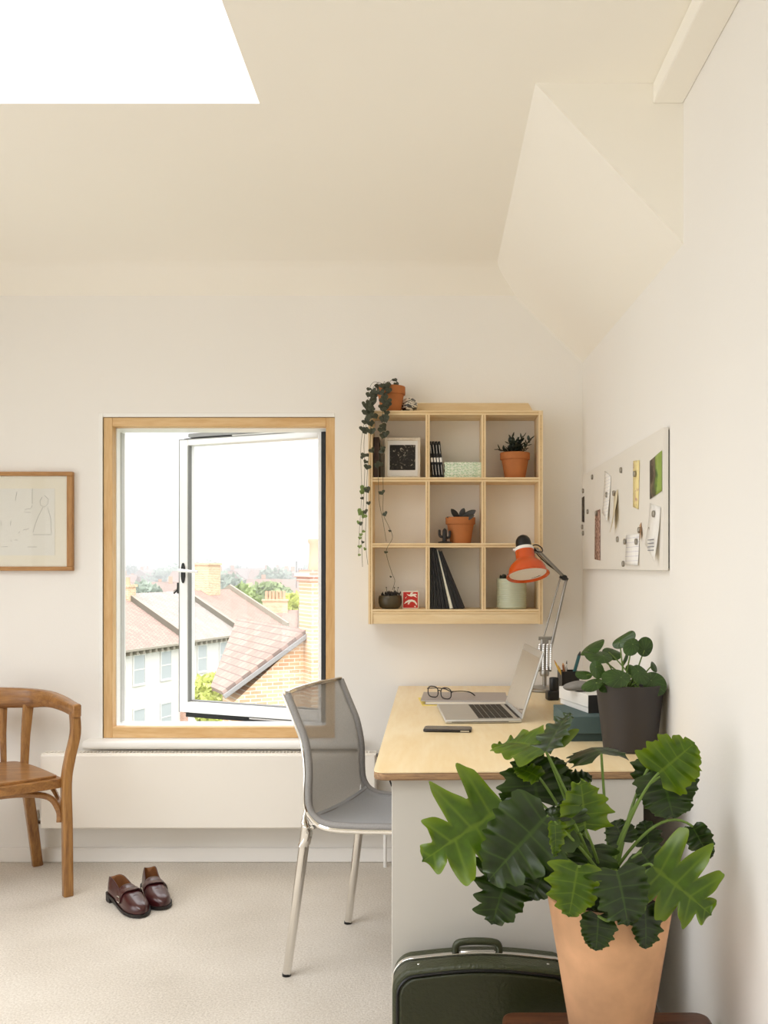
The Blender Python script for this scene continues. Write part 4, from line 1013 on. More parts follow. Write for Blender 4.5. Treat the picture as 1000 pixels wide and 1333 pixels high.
# ---------------------------------------------------------------- round leaved plant in the charcoal planter
px_ = Vector((PX(820, 2.60), 2.60, DZ)); ph = PZ(895, 2.508)-DZ
pil = thing('potted_pilea', 'round leaved plant in a charcoal planter at the desk corner by the wall', 'potted plant', px_)
MB().lathe([(0, 0), (.066, 0), (.071, .003), (.091, ph-.004), (.0918, ph-.001), (.0905, ph), (.086, ph), (.0845, ph-.004), (.083, ph-.03), (0, ph-.03)], px_, 56).build('pot', m_darkpot, pil, angle=50)
MB().lathe([(0, ph-.012), (.05, ph-.012), (.083, ph-.018)], px_, 36).build('soil', m_soil, pil)
pcr = px_+Vector((0, 0, ph-.015))
for i, (c, Y, L, Wd, hint, pale, tip) in enumerate([
    ((771, 842), 2.62, 38, 20, (-.45, -.5, .75), 1, (.72, .2, .5)), ((779, 853), 2.60, 40, 26, (.1, -.55, .8), 0, (-.8, -.2, .1)), ((797, 850), 2.66, 26, 22, (.2, -.6, .7), 0, (.8, -.2, -.2)),
    ((812, 832), 2.60, 34, 22, (-.3, -.6, .7), 0, (.7, -.2, .5)), ((822, 842), 2.57, 26, 20, (0, -.8, .5), 1, (-.4, -.3, -.6)), ((840, 842), 2.60, 26, 22, (.1, -1, .15), 0, (.2, 0, 1)),
    ((852, 868), 2.58, 15, 15, (.7, -.6, .4), 0, (.5, 0, -.8)), ((760, 878), 2.58, 22, 14, (-.1, -.75, .6), 1, (-.9, 0, .1)), ((777, 872), 2.56, 24, 18, (-.3, -.9, .2), 0, (.3, -.1, -.9)),
    ((771, 891), 2.54, 30, 17, (-.1, -.75, .6), 1, (-.85, -.1, -.3)), ((802, 882), 2.52, 38, 26, (.05, -.85, .5), 0, (-.9, -.1, .0)), ((834, 878), 2.53, 28, 22, (.2, -.9, .3), 0, (.4, -.1, -.5)),
    ((853, 890), 2.54, 34, 30, (.1, -.95, .25), 0, (.6, -.1, -.5)), ((824, 872), 2.62, 20, 16, (0, -.7, .6), 0, (-.5, .2, .3)), ((813, 858), 2.66, 20, 8, (-.9, -.4, .2), 1, (.3, 0, 1)), ((790, 893), 2.55, 24, 14, (0, -.8, .5), 1, (-.5, -.2, -.3))]):
    ctr = P(c[0], c[1], Y); k = Y/F; tp = Vector(tip).normalized()
    b = ctr-tp*L*k*.18
    a = pcr+Vector((random.Random(i).uniform(-.03, .03), random.Random(i+5).uniform(-.02, .03), 0))
    add_leaf(pil, 'leaf', b, b+tp*L*k, Wd*k, hint, m_leaf_round, a, ((b-a).x*.1, 0, .02), stalk=.0019, kind='round', curl=.25, fold=.0, seed=i, ripple=.012)
# ================================================================= ON THE DESK
def rotm(o, deg): return Matrix.Translation(Vector(o)) @ Matrix.Rotation(R(deg), 4, 'Z')
m_cup = mat('laptop_aluminium', (.80, .80, .79), .32, .7); m_key = mat('black_keys', (.10, .095, .09), .5)
nt = NT('dark_screen_glass'); b1 = nt.n('BsdfPrincipled', Roughness=.1); b1.inputs['Base Color'].default_value = (.35, .32, .27, 1); g1 = nt.n('BsdfGlossy', Roughness=.08); g1.inputs[0].default_value = (.85, .82, .76, 1)
mx = nt.n('MixShader'); mx.inputs[0].default_value = .55; nt.l(b1.outputs[0], mx.inputs[1]); nt.l(g1.outputs[0], mx.inputs[2]); nt.l(mx.outputs[0], nt.out.inputs[0]); m_screen = nt.m
p0 = dk(580, 942.5); LM = rotm((p0.x, p0.y, DZ), -2); lw, ld = .35, .243
M6 = rotm((p0.x, p0.y, DZ), 4)
lap = thing('laptop', 'open silver laptop on the desk in front of the lamp', 'laptop', M6 @ Vector((ld/2, lw/2, 0)))
MB().box(0, ld, 0, lw, .001, .013, M6).build('base', m_cup, lap, bevel=.004, seg=3)
q = MB()
for r_ in range(6):
    for c_ in range(13):
        x0 = .108+r_*.0188; y0 = .028+c_*.0227
        q.box(x0, x0+.0165, y0, y0+.0195, .0125, .0142, M6)
q.build('keyboard', m_key, lap)
MB().box(.018, .092, .118, .232, .0128, .0133, M6).build('trackpad', m_cup, lap)
q = MB(); q.box(.02, .20, -.0006, .001, .0045, .0065, M6); q.build('side_ports', m_key, lap)
MB().box(ld-.01, ld+.002, .03, lw-.03, .004, .014, M6).build('hinge', m_key, lap)
ldir = (M6.to_3x3() @ Vector((.31, 0, .951))).normalized(); wdir = M6.to_3x3() @ Vector((0, 1, 0)); nrm = wdir.cross(ldir)
LD = frame_at(M6 @ Vector((ld, 0, .012)), ldir, wdir, nrm); LL = .222
sg_ = 1 if (LD.to_3x3() @ Vector((0, 0, 1))).x < 0 else -1
lid = MB().box(0, LL, 0, lw, -.003, .003, LD).build('lid', m_cup, lap, bevel=.002)
MB().box(.004, LL-.004, .004, lw-.004, .003*sg_, .0036*sg_, LD).build('bezel', m_cup, lid)
MB().box(.014, LL-.022, .012, lw-.012, .0036*sg_, .0041*sg_, LD).build('screen', m_screen, lid)
# phone
pp_ = dk(583, 951); PM = rotm(pp_, -5)
ph_ = thing('phone', 'black phone lying flat on the desk in front of the laptop', 'phone', pp_)
o_ = []
for cx_, cy_, a0 in ((.072-.01, -.034+.01, -90), (.072-.01, .034-.01, 0), (-.072+.01, .034-.01, 90), (-.072+.01, -.034+.01, 180)):
    for k in range(6): a = R(a0+18*k); o_.append((cx_+.01*math.cos(a), cy_+.01*math.sin(a)))
MB().prism(o_, .008, PM).build('body', mat('phone_case', (.10, .085, .08), .3), ph_, bevel=.002)
MB().prism([(x*.96, y*.93) for x, y in o_], .0008, PM @ Matrix.Translation((0, 0, .008))).build('screen', mat('phone_glass', (.13, .11, .10), .12), ph_)
MB().box(.04, .066, -.0345, -.0335, .002, .0065, PM).build('side_buttons', m_steel, ph_)
# papers
pcn = Vector((.128, 3.535, DZ))
def slab(name, label, cat, c, sx, sy, z0, z1, deg, m, bev=0):
    o = MB().box(-sx/2, sx/2, -sy/2, sy/2, 0, z1-z0, rotm((c.x, c.y, z0), deg)).build(name, m, bevel=bev); return tag(o, label, cat)
m_ypaper = mat('yellow_paper', (.93, .85, .48), .8); m_gpaper = mat('grey_green_card', (.42, .46, .42), .8)
slab('paper_sheet', 'yellow paper sheet poking out under the left end of the magazine pile', 'paper', pcn+Vector((-.03, -.01, 0)), .27, .21, DZ, DZ+.0012, 5, m_ypaper)
slab('folder', 'dark grey green card folder with one corner showing behind the laptop lid', 'folder', pcn+Vector((.045, .02, 0)), .30, .22, DZ+.0012, DZ+.003, -9, m_gpaper)
mg = thing('magazine', 'thick white edged magazine lying under the grey one, left of the laptop lid', 'magazine', (pcn.x+.006, pcn.y, DZ+.003))
Mg = rotm((pcn.x+.006, pcn.y, DZ+.003), -1)
MB().box(-.148, .148, -.108, .108, .0008, .0085, Mg).build('pages', m_paper, mg); q = MB().box(-.15, .15, -.11, .11, .0085, .0095, Mg); q.box(-.15, .15, -.11, .11, 0, .0008, Mg); q.build('cover', mat('pale_lilac_cover', (.78, .76, .79), .5), mg)
mg = thing('magazine', 'grey covered magazine on top of the pile, under the spectacles', 'magazine', (pcn.x-.002, pcn.y+.004, DZ+.0125))
Mg = rotm((pcn.x-.002, pcn.y+.004, DZ+.0125), -2.5)
MB().box(-.153, .153, -.108, .108, .0006, .0035, Mg).build('pages', m_paper, mg); q = MB().box(-.155, .155, -.11, .11, .0035, .0045, Mg); q.box(-.155, .155, -.11, .11, 0, .0006, Mg); q.build('cover', mat('grey_cover', (.66, .62, .60), .5), mg)
# spectacles
zt_ = DZ+.0172; gc = Vector((.034, 3.478, zt_)); ge = Vector((.70, -.71, 0)).normalized(); gt = Vector((.71, .70, 0)).normalized()
gl_ = thing('spectacles', 'black framed spectacles resting open on the grey magazine', 'glasses', gc)
GM = frame_at(gc, ge, (0, 0, 1), gt)
for sg in (-1, 1):
    lens = []
    for k in range(28):
        a = 2*math.pi*k/28; c_, s_ = math.cos(a), math.sin(a)
        lens.append((sg*.033+.026*math.copysign(abs(c_)**.7, c_), .021+.0195*math.copysign(abs(s_)**.75, s_)))
    pts = [GM @ Vector((x, y, 0)) for x, y in lens]
    rim = MB().tube(pts+[pts[0], pts[1]], .0019, 8).build('rim', m_blk, gl_)
    MB().prism(lens, .0008, GM).build('lens', glassmat('spectacle_lens', gloss=.08), rim)
    MB().tube(smooth_path([GM @ Vector(p) for p in [(sg*.060, .030, 0), (sg*.064, .030, .006), (sg*.064, .027, .05), (sg*.062, .019, .095), (sg*.058, .004, .125)]], 5), [.0019]*6+[.0017]*8+[.0022]*7, 8).build('temple', m_blk, gl_)
MB().tube([GM @ Vector(p) for p in [(-.009, .026, 0), (0, .029, -.002), (.009, .026, 0)]], .002, 8).build('bridge', m_blk, gl_)
m_lampsteel = mat('lamp_nickel', (.64, .63, .61), .3, .95)
# ---------------------------------------------------------------- desk lamp
m_orange = mat('orange_lamp_enamel', (.80, .31, .06), .25, coat=.4); m_lampwhite = mat('lamp_diffuser', (.95, .93, .90), .5)
LY = 3.83; lb = Vector((PX(709, LY), LY, DZ))
lamp = thing('desk_lamp', 'sprung desk lamp with orange shade and silver arm at the back of the desk', 'lamp', lb)
MB().lathe([(0, 0), (.068, 0), (.071, .003), (.071, .009), (.066, .014), (.03, .017), (.014, .02), (0, .02)], lb, 48).build('base', m_lampsteel, lamp, angle=30)
l_ = lambda px, py, Y=LY: P(px, py, Y)
MB().tube([lb+Vector((0, 0, .018)), l_(709, 868)], .0085, 16).build('post', m_lampsteel, lamp)
q = MB(); q.lathe([(0, 0), (.017, 0), (.02, .012), (.013, .03), (.0, .03)], l_(709, 880), 20)
q.bar([l_(709, 874), l_(709, 832)], .03, .02, side=(1, 0, 0)); q.bar([l_(701, 831), l_(720, 831)], .012, .014, side=(0, 1, 0)); q.bar([l_(700, 871), l_(718, 871)], .01, .02, side=(0, 1, 0))
q.build('spring_bracket', m_lampsteel, lamp, bevel=.002)
for px, off in ((702, -.012), (707, -.02), (712, -.02), (717, -.012)):
    a_, b_ = l_(px, 838), l_(px-.5, 871); pts = []
    for k in range(161):
        t = k/160; c_ = a_.lerp(b_, t); th = 2*math.pi*20*t
        pts.append(c_+Vector((.0052*math.cos(th), off+.0052*math.sin(th), 0)))
    MB().tube(pts, .0016, 5).build('spring', m_chrome, lamp)
for (x0, y0, x1, y1), r_, yy in (((703, 846, 729.5, 753), .0034, 0), ((716, 846, 737, 753), .0042, -.008), ((717.5, 848, 738.5, 754), .0042, .012)):
    MB().tube([l_(x0, y0)+Vector((0, yy, 0)), l_(x1, y1)+Vector((0, yy, 0))], r_, 10).build('lower_arm', m_lampsteel, lamp)
q = MB(); jt = l_(734.5, 752); q.tube([jt-Vector((0, .016, 0)), jt+Vector((0, .016, 0))], .011, 16); q.bar([l_(729, 750), l_(739, 755)], .02, .014, side=(0, 1, 0)); q.build('elbow_joint', m_blk, lamp)
SY = 3.72; shd = Vector((.10, -.345, -.93)).normalized(); top_ = P(680, 697, SY+.02)
ue = top_-shd*0+shd*.066+Vector((.052, .02, 0))
MB().tube([jt, jt.lerp(ue, .5), ue], .0055, 10).build('upper_arm', m_lampsteel, lamp)
MB().tube([jt+Vector((0, 0, .008)), ue+Vector((0, 0, .012))], .0025, 8).build('tie_rod', m_lampsteel, lamp)
ax = shd; xx = ax.orthogonal().normalized(); SMx = frame_at(top_, xx, ax.cross(xx), ax)
MB().lathe([(0, 0), (.010, .001), (.020, .007), (.0275, .018), (.030, .03), (.0305, .054), (0, .054)], top_, 40, SMx.to_3x3()).build('lamp_cap', m_blk, lamp)
MB().lathe([(0, .052), (.036, .052), (.0375, .056), (.0375, .064), (.034, .067), (0, .067)], top_, 40, SMx.to_3x3()).build('collar', m_white, lamp)
shade = MB().lathe([(.036, .064), (.0372, .067), (.0372, .096), (.041, .103), (.053, .113), (.064, .124), (.0705, .136), (.0735, .15), (.0745, .158), (.0835, .165), (.0838, .1665), (.082, .1675), (.072, .160), (.0705, .149), (.067, .136), (.060, .125), (.036, .105), (.034, .07)], top_, 56, SMx.to_3x3()).build('lamp_shade', m_orange, lamp, angle=35)
MB().lathe([(0, .158), (.0715, .158), (.0715, .1595), (0, .1600)], top_, 48, SMx.to_3x3()).build('diffuser', m_lampwhite, shade)
q = MB(); cdir = (CAM-top_); cd = Vector((cdir.dot(SMx.col[0].xyz), cdir.dot(SMx.col[1].xyz))); a0 = math.atan2(cd.y, cd.x)
sgm = 1 if (SMx @ Vector((math.cos(a0+math.pi+.5), math.sin(a0+math.pi+.5), 0))).x > top_.x else -1
for k in range(9):          # the printed mark round the rim, too small to read
    a = a0+math.pi+sgm*(.2+.085*k)
    p1 = SMx @ Vector((.060*math.cos(a), .060*math.sin(a), .1602)); p2 = SMx @ Vector((.060*math.cos(a+.045), .060*math.sin(a+.045), .1602)); p3 = SMx @ Vector((.0535*math.cos(a+.02), .0535*math.sin(a+.02), .1602))
    q.tube([p1, p3, p2] if k % 2 else [p1, p2], .0008, 4)
q.build('printed_mark', m_blk, shade)
q = MB(); ce = ue; q.bar([top_+ax*.06+xx*0, ue], .018, .012, side=ax); q.ball(ue, .009, 2); q.build('shade_joint', m_lampsteel, lamp)
pk = top_+ax*.06; q = MB(); q.tube([pk-Vector((.044, 0, 0)), pk-Vector((.034, 0, 0))], .005, 10); q.build('thumb_screw', m_white, lamp)
q = MB(); q.tube(smooth_path([P(690, 712, SY), P(698, 709, SY), P(705, 713, SY), P(706, 718, SY), P(700, 718, SY), P(696, 714, SY), P(700, 722, SY+.02), P(715, 736, SY+.06), P(733, 749, LY)], 5), .0024, 8); q.build('cord', m_blk, lamp)
# ---------------------------------------------------------------- pens and boxes
ppn = Vector((PX(740, 3.62), 3.62, DZ)); PMx = rotm(ppn, 8)
pen = thing('pen_pot', 'square black pen pot behind the white box', 'pen pot', ppn)
q = MB(); w2 = .033; hh_ = .102
for a in (0, 90, 180, 270): q.box(-w2, w2, w2-.004, w2, 0, hh_, PMx @ Matrix.Rotation(R(a), 4, 'Z'))
q.build('wall', m_blk, pen); MB().box(-w2, w2, -w2, w2, 0, .005, PMx).build('bottom', m_blk, pen)
def pencil(name, label, cat, base, tip, r, m, tipm, tl=.014, group=None):
    d = (tip-base).normalized(); root = thing(name, label, cat, base, 0, group)
    MB().tube([base, tip-d*tl], r, 8).build('barrel', m, root); MB().tube([tip-d*tl, tip], [r, r*.25], 8).build('tip', tipm, root); return root
zb = DZ+.006; m_yel = mat('yellow_pencil', (.88, .72, .30), .5); m_woodtip = mat('bare_pencil_wood', (.82, .62, .40), .7)
pencil('pencil', 'yellow pencil leaning left in the black pen pot', 'pencil', Vector((ppn.x+.012, 3.63, zb)), P(721.5, 859, 3.62), .0035, m_yel, m_woodtip)
pencil('pencil', 'second yellow pencil, lower and beside the brown stick in the pen pot', 'pencil', Vector((ppn.x+.0, 3.605, zb)), P(727, 866, 3.60), .0035, m_yel, m_woodtip)
pencil('paintbrush_handle', 'brown wooden brush handle standing in the black pen pot', 'brush', Vector((ppn.x-.006, 3.62, zb)), P(733, 863, 3.62), .0045, mat('brown_handle', (.62, .38, .22), .5), m_woodtip, .008)
pencil('pen', 'thin pen with a black bead tip standing in the pen pot', 'pen', Vector((ppn.x-.012, 3.635, zb)), P(738, 860, 3.63), .0028, m_white, m_blk, .012)
pencil('pen', 'stubby black pen between the brush handle and the teal pen', 'pen', Vector((ppn.x+.004, 3.64, zb)), P(737, 867, 3.64), .0045, m_blk, m_blk, .008)
pencil('pen', 'thick teal pen with black cap leaning right in the pen pot', 'pen', Vector((ppn.x-.006, 3.60, zb)), P(755.5, 848, 3.60), .0065, mat('teal_pen', (.14, .36, .38), .35), m_blk, .016)
gb_ = Vector((PX(719, 3.56), 3.56, DZ)); gad = thing('tape_dispenser', 'small black desk gadget, round top on square foot, beside the pen pot', 'desk accessory', gb_)
MB().box(-.022, .022, -.02, .02, 0, .036, rotm(gb_, 10)).build('foot', m_blk, gad, bevel=.006, seg=3)
MB().lathe([(0, .036), (.016, .036), (.017, .04), (.017, .08), (.0155, .083), (.012, .083), (.012, .076), (0, .076)], gb_+Vector((.006, 0, 0)), 28).build('top', m_blk, gad)
m_teal = mat('teal_card', (.29, .37, .37), .7); m_tealb = mat('teal_card_dark', (.20, .27, .26), .7)
tb0 = dk(738.6, 965.6); TM = rotm((tb0.x, tb0.y, DZ), 2); tw, td, th_ = .205, .24, .0705
tb = thing('storage_box', 'dark teal lidded card box at the bottom of the desk pile', 'box', TM @ Vector((tw/2, td/2, 0)))
MB().box(.004, tw-.004, .004, td-.004, 0, th_-.01, TM).build('body', m_tealb, tb, bevel=.001); MB().box(0, tw, 0, td, .022, th_, TM).build('lid', m_teal, tb, bevel=.0015)
WZ = DZ+th_; wb0 = Vector((.455, 2.772, WZ)); WM = rotm(wb0, 15); ww_, wd_, wh_ = .155, .215, .053
wb = thing('storage_box', 'white lidded card box with painted front shade lying crooked on the teal box', 'box', WM @ Vector((ww_/2, wd_/2, 0)))
m_wcard = mat('white_card', (.86, .85, .83), .7); m_endshade = mat('painted_end_shade', (.17, .16, .15), .8)
MB().box(.003, ww_-.003, .003, wd_-.003, 0, wh_-.008, WM).build('body', m_wcard, wb, bevel=.001); MB().box(0, ww_, 0, wd_, .016, wh_, WM).build('lid', m_wcard, wb, bevel=.0015)
MB().box(.001, ww_-.001, -.0008, .0, .0, wh_-.001, WM).build('end_panel', m_endshade, wb, label='painted shade on the front end of the white box')  # dark sheet: the shade on the box front put into colour
stp = P(753, 896, 2.86); stp.z = WZ+wh_
q = MB(); q.ball(stp+Vector((0, 0, .0145)), .046, 4, 1, .72, .318)
for v in q.bm.verts:
    d = v.co-stp; v.co.z += .002*math.sin(d.x*60+1); v.co.x += .004*math.sin(d.y*45)
for v in q.bm.verts: v.co.z = max(v.co.z, stp.z)
tag(q.build('pebble', mat('grey_stone', (.50, .485, .465), .75, var=.2, vscale=30, bump=.1)), 'smooth flat grey pebble lying on the white box', 'stone')
# ================================================================= WALL SHELF
YF = 3.84; sF = F/YF
X_ = lambda px: PX(px, YF)
Z_ = lambda py: PZ(py, YF)
sx0_, sx1_ = X_(479.5), X_(707); top_z = Z_(534.4); bot_z = Z_(812.5); T = .0172
she = thing('wall_shelf', 'birch ply nine compartment shelf unit on the wall above the desk', 'shelf', ((sx0_+sx1_)/2, YB, bot_z))
for x in (sx0_, sx1_-T): MB().box(x, x+T, YF, YB, bot_z, top_z).build('side_panel', m_shelf_v, she, bevel=.0008)
MB().box(sx0_+T, sx1_-T, YF, YB, top_z-T, top_z).build('top_board', m_shelf, she, bevel=.0008)
zs = [Z_(621.3), Z_(707), Z_(793.2)]
for z in zs[:2]: MB().box(sx0_+T, sx1_-T, YF+.001, YB, z-T, z).build('shelf_board', m_shelf, she, bevel=.0008)
MB().box(sx0_+T, sx1_-T, YF, YB, zs[2]-T, zs[2]).build('bottom_board', m_shelf, she, bevel=.0008)
dv = [X_(554), X_(627)]
lim = [top_z-T]+[z for z in zs]
for d in dv:
    for i in range(3):
        zt_ = top_z-T if i == 0 else zs[i-1]-T
        MB().box(d, d+T, YF+.0005, YB, zs[i], zt_).build('divider', m_shelf_v, she, bevel=.0008)
MB().box(sx0_+T, sx1_-T, YF+.004, YF+.022, bot_z+.001, zs[2]-T).build('bottom_rail', m_shelf, she, bevel=.0008)
rz0_, rz1_ = top_z, PZ(524.5, 3.98)
MB().prism([(PX(497, 3.98), rz0_), (PX(697, 3.98), rz0_), (PX(697, 3.98), rz0_+.004), (PX(688, 3.98), rz1_), (PX(497, 3.98), rz1_)], .018, frame_at((0, YB, 0), (1, 0, 0), (0, 0, 1), (0, -1, 0))).build('top_rail', m_shelf, she, bevel=.0008)
for x in sx0_-.0006, sx1_-.0006:
    pass
q = MB()
for z0, z1 in ((top_z-T*.6, top_z-T*.4), (zs[0]-T*.6, zs[0]-T*.4), (zs[1]-T*.6, zs[1]-T*.4), (zs[2]-T*.6, zs[2]-T*.4)): q.box(sx0_+T, sx1_-T, YF-.0004, YF+.0015, z0, z1)
for x in (sx0_, sx1_-T): q.box(x+T*.4, x+T*.6, YF-.0004, YF+.001, bot_z, top_z-T)
for d in dv:
    for i in range(3): q.box(d+T*.4, d+T*.6, YF-.0004, YF+.001, zs[i], (top_z if i == 0 else zs[i-1])-T)
q.build('ply_core', m_shelfedge, she, label='darker glue line in the ply edges')
# ---------------------------------------------------------------- terracotta pots
def terra(root, c, r, h, band, rb=None, soil=True):
    rb = rb or r*.67
    MB().lathe([(0, 0), (rb, 0), (rb+.001, .002), (r*.90, h-band-.001), (r*.985, h-band), (r, h-band+.002), (r, h-.002), (r-.0015, h), (r*.88, h), (r*.86, h-.004), (r*.8, h-.02), (0, h-.02)], c, 44).build('pot', m_terra, root, angle=30)
    MB().lathe([(0, h-.010), (r*.5, h-.011), (r*.845, h-.014)], c, 28).build('soil', m_soil, root)
m_succ = mat('dark_succulent', (.15, .185, .14), .5, var=.25, vscale=40); m_succ2 = mat('grey_brown_succulent', (.20, .19, .17), .5, var=.2, vscale=40)
def leaflet(q, b, d, L, w, th, up=(0, 0, 1)):
    d = Vector(d).normalized(); s = d.cross(Vector(up))
    s = s.normalized() if s.length > 1e-4 else d.orthogonal().normalized(); n = s.cross(d)
    prof = [(0, .3), (.25, .85), (.5, 1), (.75, .8), (.92, .4), (1, .05)]; rings = []
    for t, k in prof:
        c = Vector(b)+d*L*t+n*(L*.18*t*t)
        rings.append([q.bm.verts.new(c+s*w/2*k*math.cos(a)+n*th/2*k*math.sin(a)) for a in [2*math.pi*j/8 for j in range(8)]])
    for a, c in zip(rings, rings[1:]):
        for j in range(8): q.bm.faces.new((a[j], a[(j+1) % 8], c[(j+1) % 8], c[j]))
    q.bm.faces.new(rings[0][::-1]); q.bm.faces.new(rings[-1])
# jade like plant in the top right compartment
c = Vector((PX(670.5, 3.915), 3.915, zs[0])); t_ = thing('potted_succulent', 'bushy dark succulent in a terracotta pot in the top right compartment', 'potted plant', c)
terra(t_, c, .0605, .106, .028); rng = random.Random(3); q = MB(); st = MB()
for i in range(14):
    a = rng.uniform(0, 6.28); ln = rng.uniform(.03, .075); tilt = rng.uniform(.1, 1.1)
    if i == 0: a, ln, tilt = 3.0, .075, 1.2
    if i == 1: a, ln, tilt = .3, .075, .25
    d = Vector((math.sin(tilt)*math.cos(a), math.sin(tilt)*math.sin(a)*.7, math.cos(tilt))); b = c+Vector((rng.uniform(-.025, .025), rng.uniform(-.02, .02), .096))
    st.tube([b, b+d*ln], .0022, 6)
    for k in range(11):
        f_ = .25+.75*k/10; aa = k*2.4; o1 = d.orthogonal().normalized(); o2 = d.cross(o1)
        dd = d*.55+(o1*math.cos(aa)+o2*math.sin(aa))*(1.0 if k < 9 else .4); leaflet(q, b+d*ln*f_, dd, rng.uniform(.02, .028), .0125, .0035)
q.build('foliage', m_succ, t_); st.build('stem', m_stalk_d, t_)
# broad leaved succulent in the middle compartment
c = Vector((PX(599.5, 3.91), 3.91, zs[1])); t_ = thing('potted_succulent', 'flat broad leaved succulent in a terracotta pot in the middle compartment', 'potted plant', c)
terra(t_, c, .0605, .106, .028)
for b, d, L, w in (((-.004, -.01, .100), (-.62, -.2, .62), .056, .03), ((.0, -.02, .100), (.9, -.15, .42), .072, .036), ((-.002, -.012, .104), (.35, -.2, .75), .045, .028), ((.006, -.03, .100), (.95, -.5, .12), .06, .03), ((-.02, -.02, .098), (-.95, -.2, .15), .04, .013), ((.02, .01, .1), (.85, .4, .6), .05, .018), ((-.005, .01, .1), (-.3, .6, .6), .04, .018)):
    q = MB(); leaflet(q, c+Vector(b), d, L, w, .007, (0, -1, .35)); q.build('leaf', m_succ2, t_, subsurf=1)
# cactus ornament
m_cact = mat('dark_bronze', (.16, .14, .13), .5, .3); c = Vector((PX(579, 3.865), 3.865, zs[1]))
t_ = thing('cactus_ornament', 'small dark cactus shaped ornament left of the terracotta pot in the middle compartment', 'ornament', c)
MB().lathe([(0, 0), (.028, 0), (.029, .003), (.026, .006), (.012, .008), (0, .009)], c, 24).build('base', m_cact, t_)
MB().tube([c+Vector((0, 0, z)) for z in (.006, .02, .035, .05, .056, .060)], [.0095, .0088, .009, .0088, .0065, .002], 12).build('trunk', m_cact, t_)
for sg, z in ((-1, .026), (1, .022)):
    pts = smooth_path([c+Vector((sg*.004, 0, z)), c+Vector((sg*.016, 0, z+.001)), c+Vector((sg*.0205, 0, z+.008)), c+Vector((sg*.021, 0, z+.024)), c+Vector((sg*.021, 0, z+.029))], 4)
    MB().tube(pts, [.0052]*(len(pts)-3)+[.0048, .0035, .001], 10).build('arm', m_cact, t_)
# ribbed planter
c = Vector((PX(666, 3.905), 3.905, zs[2])); t_ = thing('ribbed_planter', 'pale green ribbed planter behind the orange lamp shade', 'potted plant', c)
pr = [(0, 0), (.054, 0), (.0585, .003)]
for k in range(13):
    z = .006+k*.0085; pr += [(.0595, z), (.0612, z+.003), (.0612, z+.0055), (.0595, z+.0083)]
pr += [(.0605, .12), (.0595, .1225), (.056, .1225), (.054, .118), (.054, .108), (0, .108)]
MB().lathe(pr, c, 48).build('pot', mat('celadon_glaze', (.74, .76, .66), .35, coat=.2), t_, angle=60)
MB().lathe([(0, .112), (.0545, .110)], c, 24).build('soil', m_soil, t_)
q = MB(); rng = random.Random(8)
for i in range(40):
    b = c+Vector((rng.uniform(-.047, -.005), rng.uniform(-.035, .02), .108+rng.uniform(0, .02))); leaflet(q, b, (rng.uniform(-.6, .6), rng.uniform(-.6, .6), 1), rng.uniform(.012, .018), .008, .005)
q.build('foliage', m_succ, t_)
# bowl with a creeping plant
c = Vector((PX(508, 3.90), 3.90, zs[2])); t_ = thing('bowl_planter', 'small dark brown bowl with a low succulent in the bottom left compartment', 'potted plant', c)
MB().lathe([(0, 0), (.032, 0), (.042, .008), (.0475, .024), (.0475, .04), (.0455, .052), (.044, .0535), (.042, .052), (.042, .044), (0, .044)], c, 40).build('pot', mat('brown_stoneware', (.27, .23, .14), .45, var=.25, vscale=25), t_, angle=60)
MB().lathe([(0, .048), (.042, .047)], c, 24).build('soil', m_soil, t_); q = MB(); rng = random.Random(4)
for i in range(60):
    a = rng.uniform(0, 6.28); r = rng.uniform(0, .042); leaflet(q, c+Vector((r*math.cos(a), r*math.sin(a)*.8, .045+rng.uniform(0, .012))), (rng.uniform(-.7, .7), rng.uniform(-.7, .7), 1), rng.uniform(.012, .02), .009, .006)
q.build('foliage', m_succ2, t_); q = MB()
for x in (-.01, .012, .022): q.tube([c+Vector((x, -.01, .05)), c+Vector((x*1.5, -.012, .085))], .0009, 5); q.ball(c+Vector((x*1.5, -.012, .086)), .003, 1)
q.build('flower_stem', m_stalk_d, t_)
# ---------------------------------------------------------------- red block print tile
c = Vector((PX(534.5, 3.90), 3.90, zs[2])); t_ = thing('printed_tile', 'small red tile with white bird shapes beside the brown bowl', 'ornament', c)
m_red = mat('red_print', (.74, .15, .11), .6); m_cream = mat('cream_print', (.93, .90, .84), .7)
w, h = .0325, .071
MB().box(-w, w, 0, .018, 0, h, Matrix.Translation(c)).build('block', m_cream, t_, bevel=.0008)
fa = MB().box(-w+.003, w-.003, -.0007, .0, .0035, h-.0035, Matrix.Translation(c)).build('red_face', m_red, t_)
Mt = frame_at(c+Vector((0, -.0007, 0)), (1, 0, 0), (0, 0, 1), (0, -1, 0)); q = MB()
for poly in ([(-.016, .060), (-.004, .056), (.002, .066), (.012, .066), (.006, .059), (.020, .061), (.028, .056), (.018, .055), (.027, .044), (.012, .051), (.002, .049), (-.008, .052)],
             [(-.027, .018), (-.02, .029), (-.008, .036), (.006, .037), (.018, .033), (.027, .02), (.025, .013), (.016, .025), (.006, .029), (-.002, .026), (-.006, .017), (-.012, .018), (-.008, .027), (-.016, .024)],
             [(-.022, .044), (-.014, .050), (-.016, .047), (-.02, .041)], [(.014, .008), (.02, .006), (.022, .010), (.017, .012)]):
    q.prism(poly, .0006, Mt)
q.build('bird_shapes', m_cream, fa)
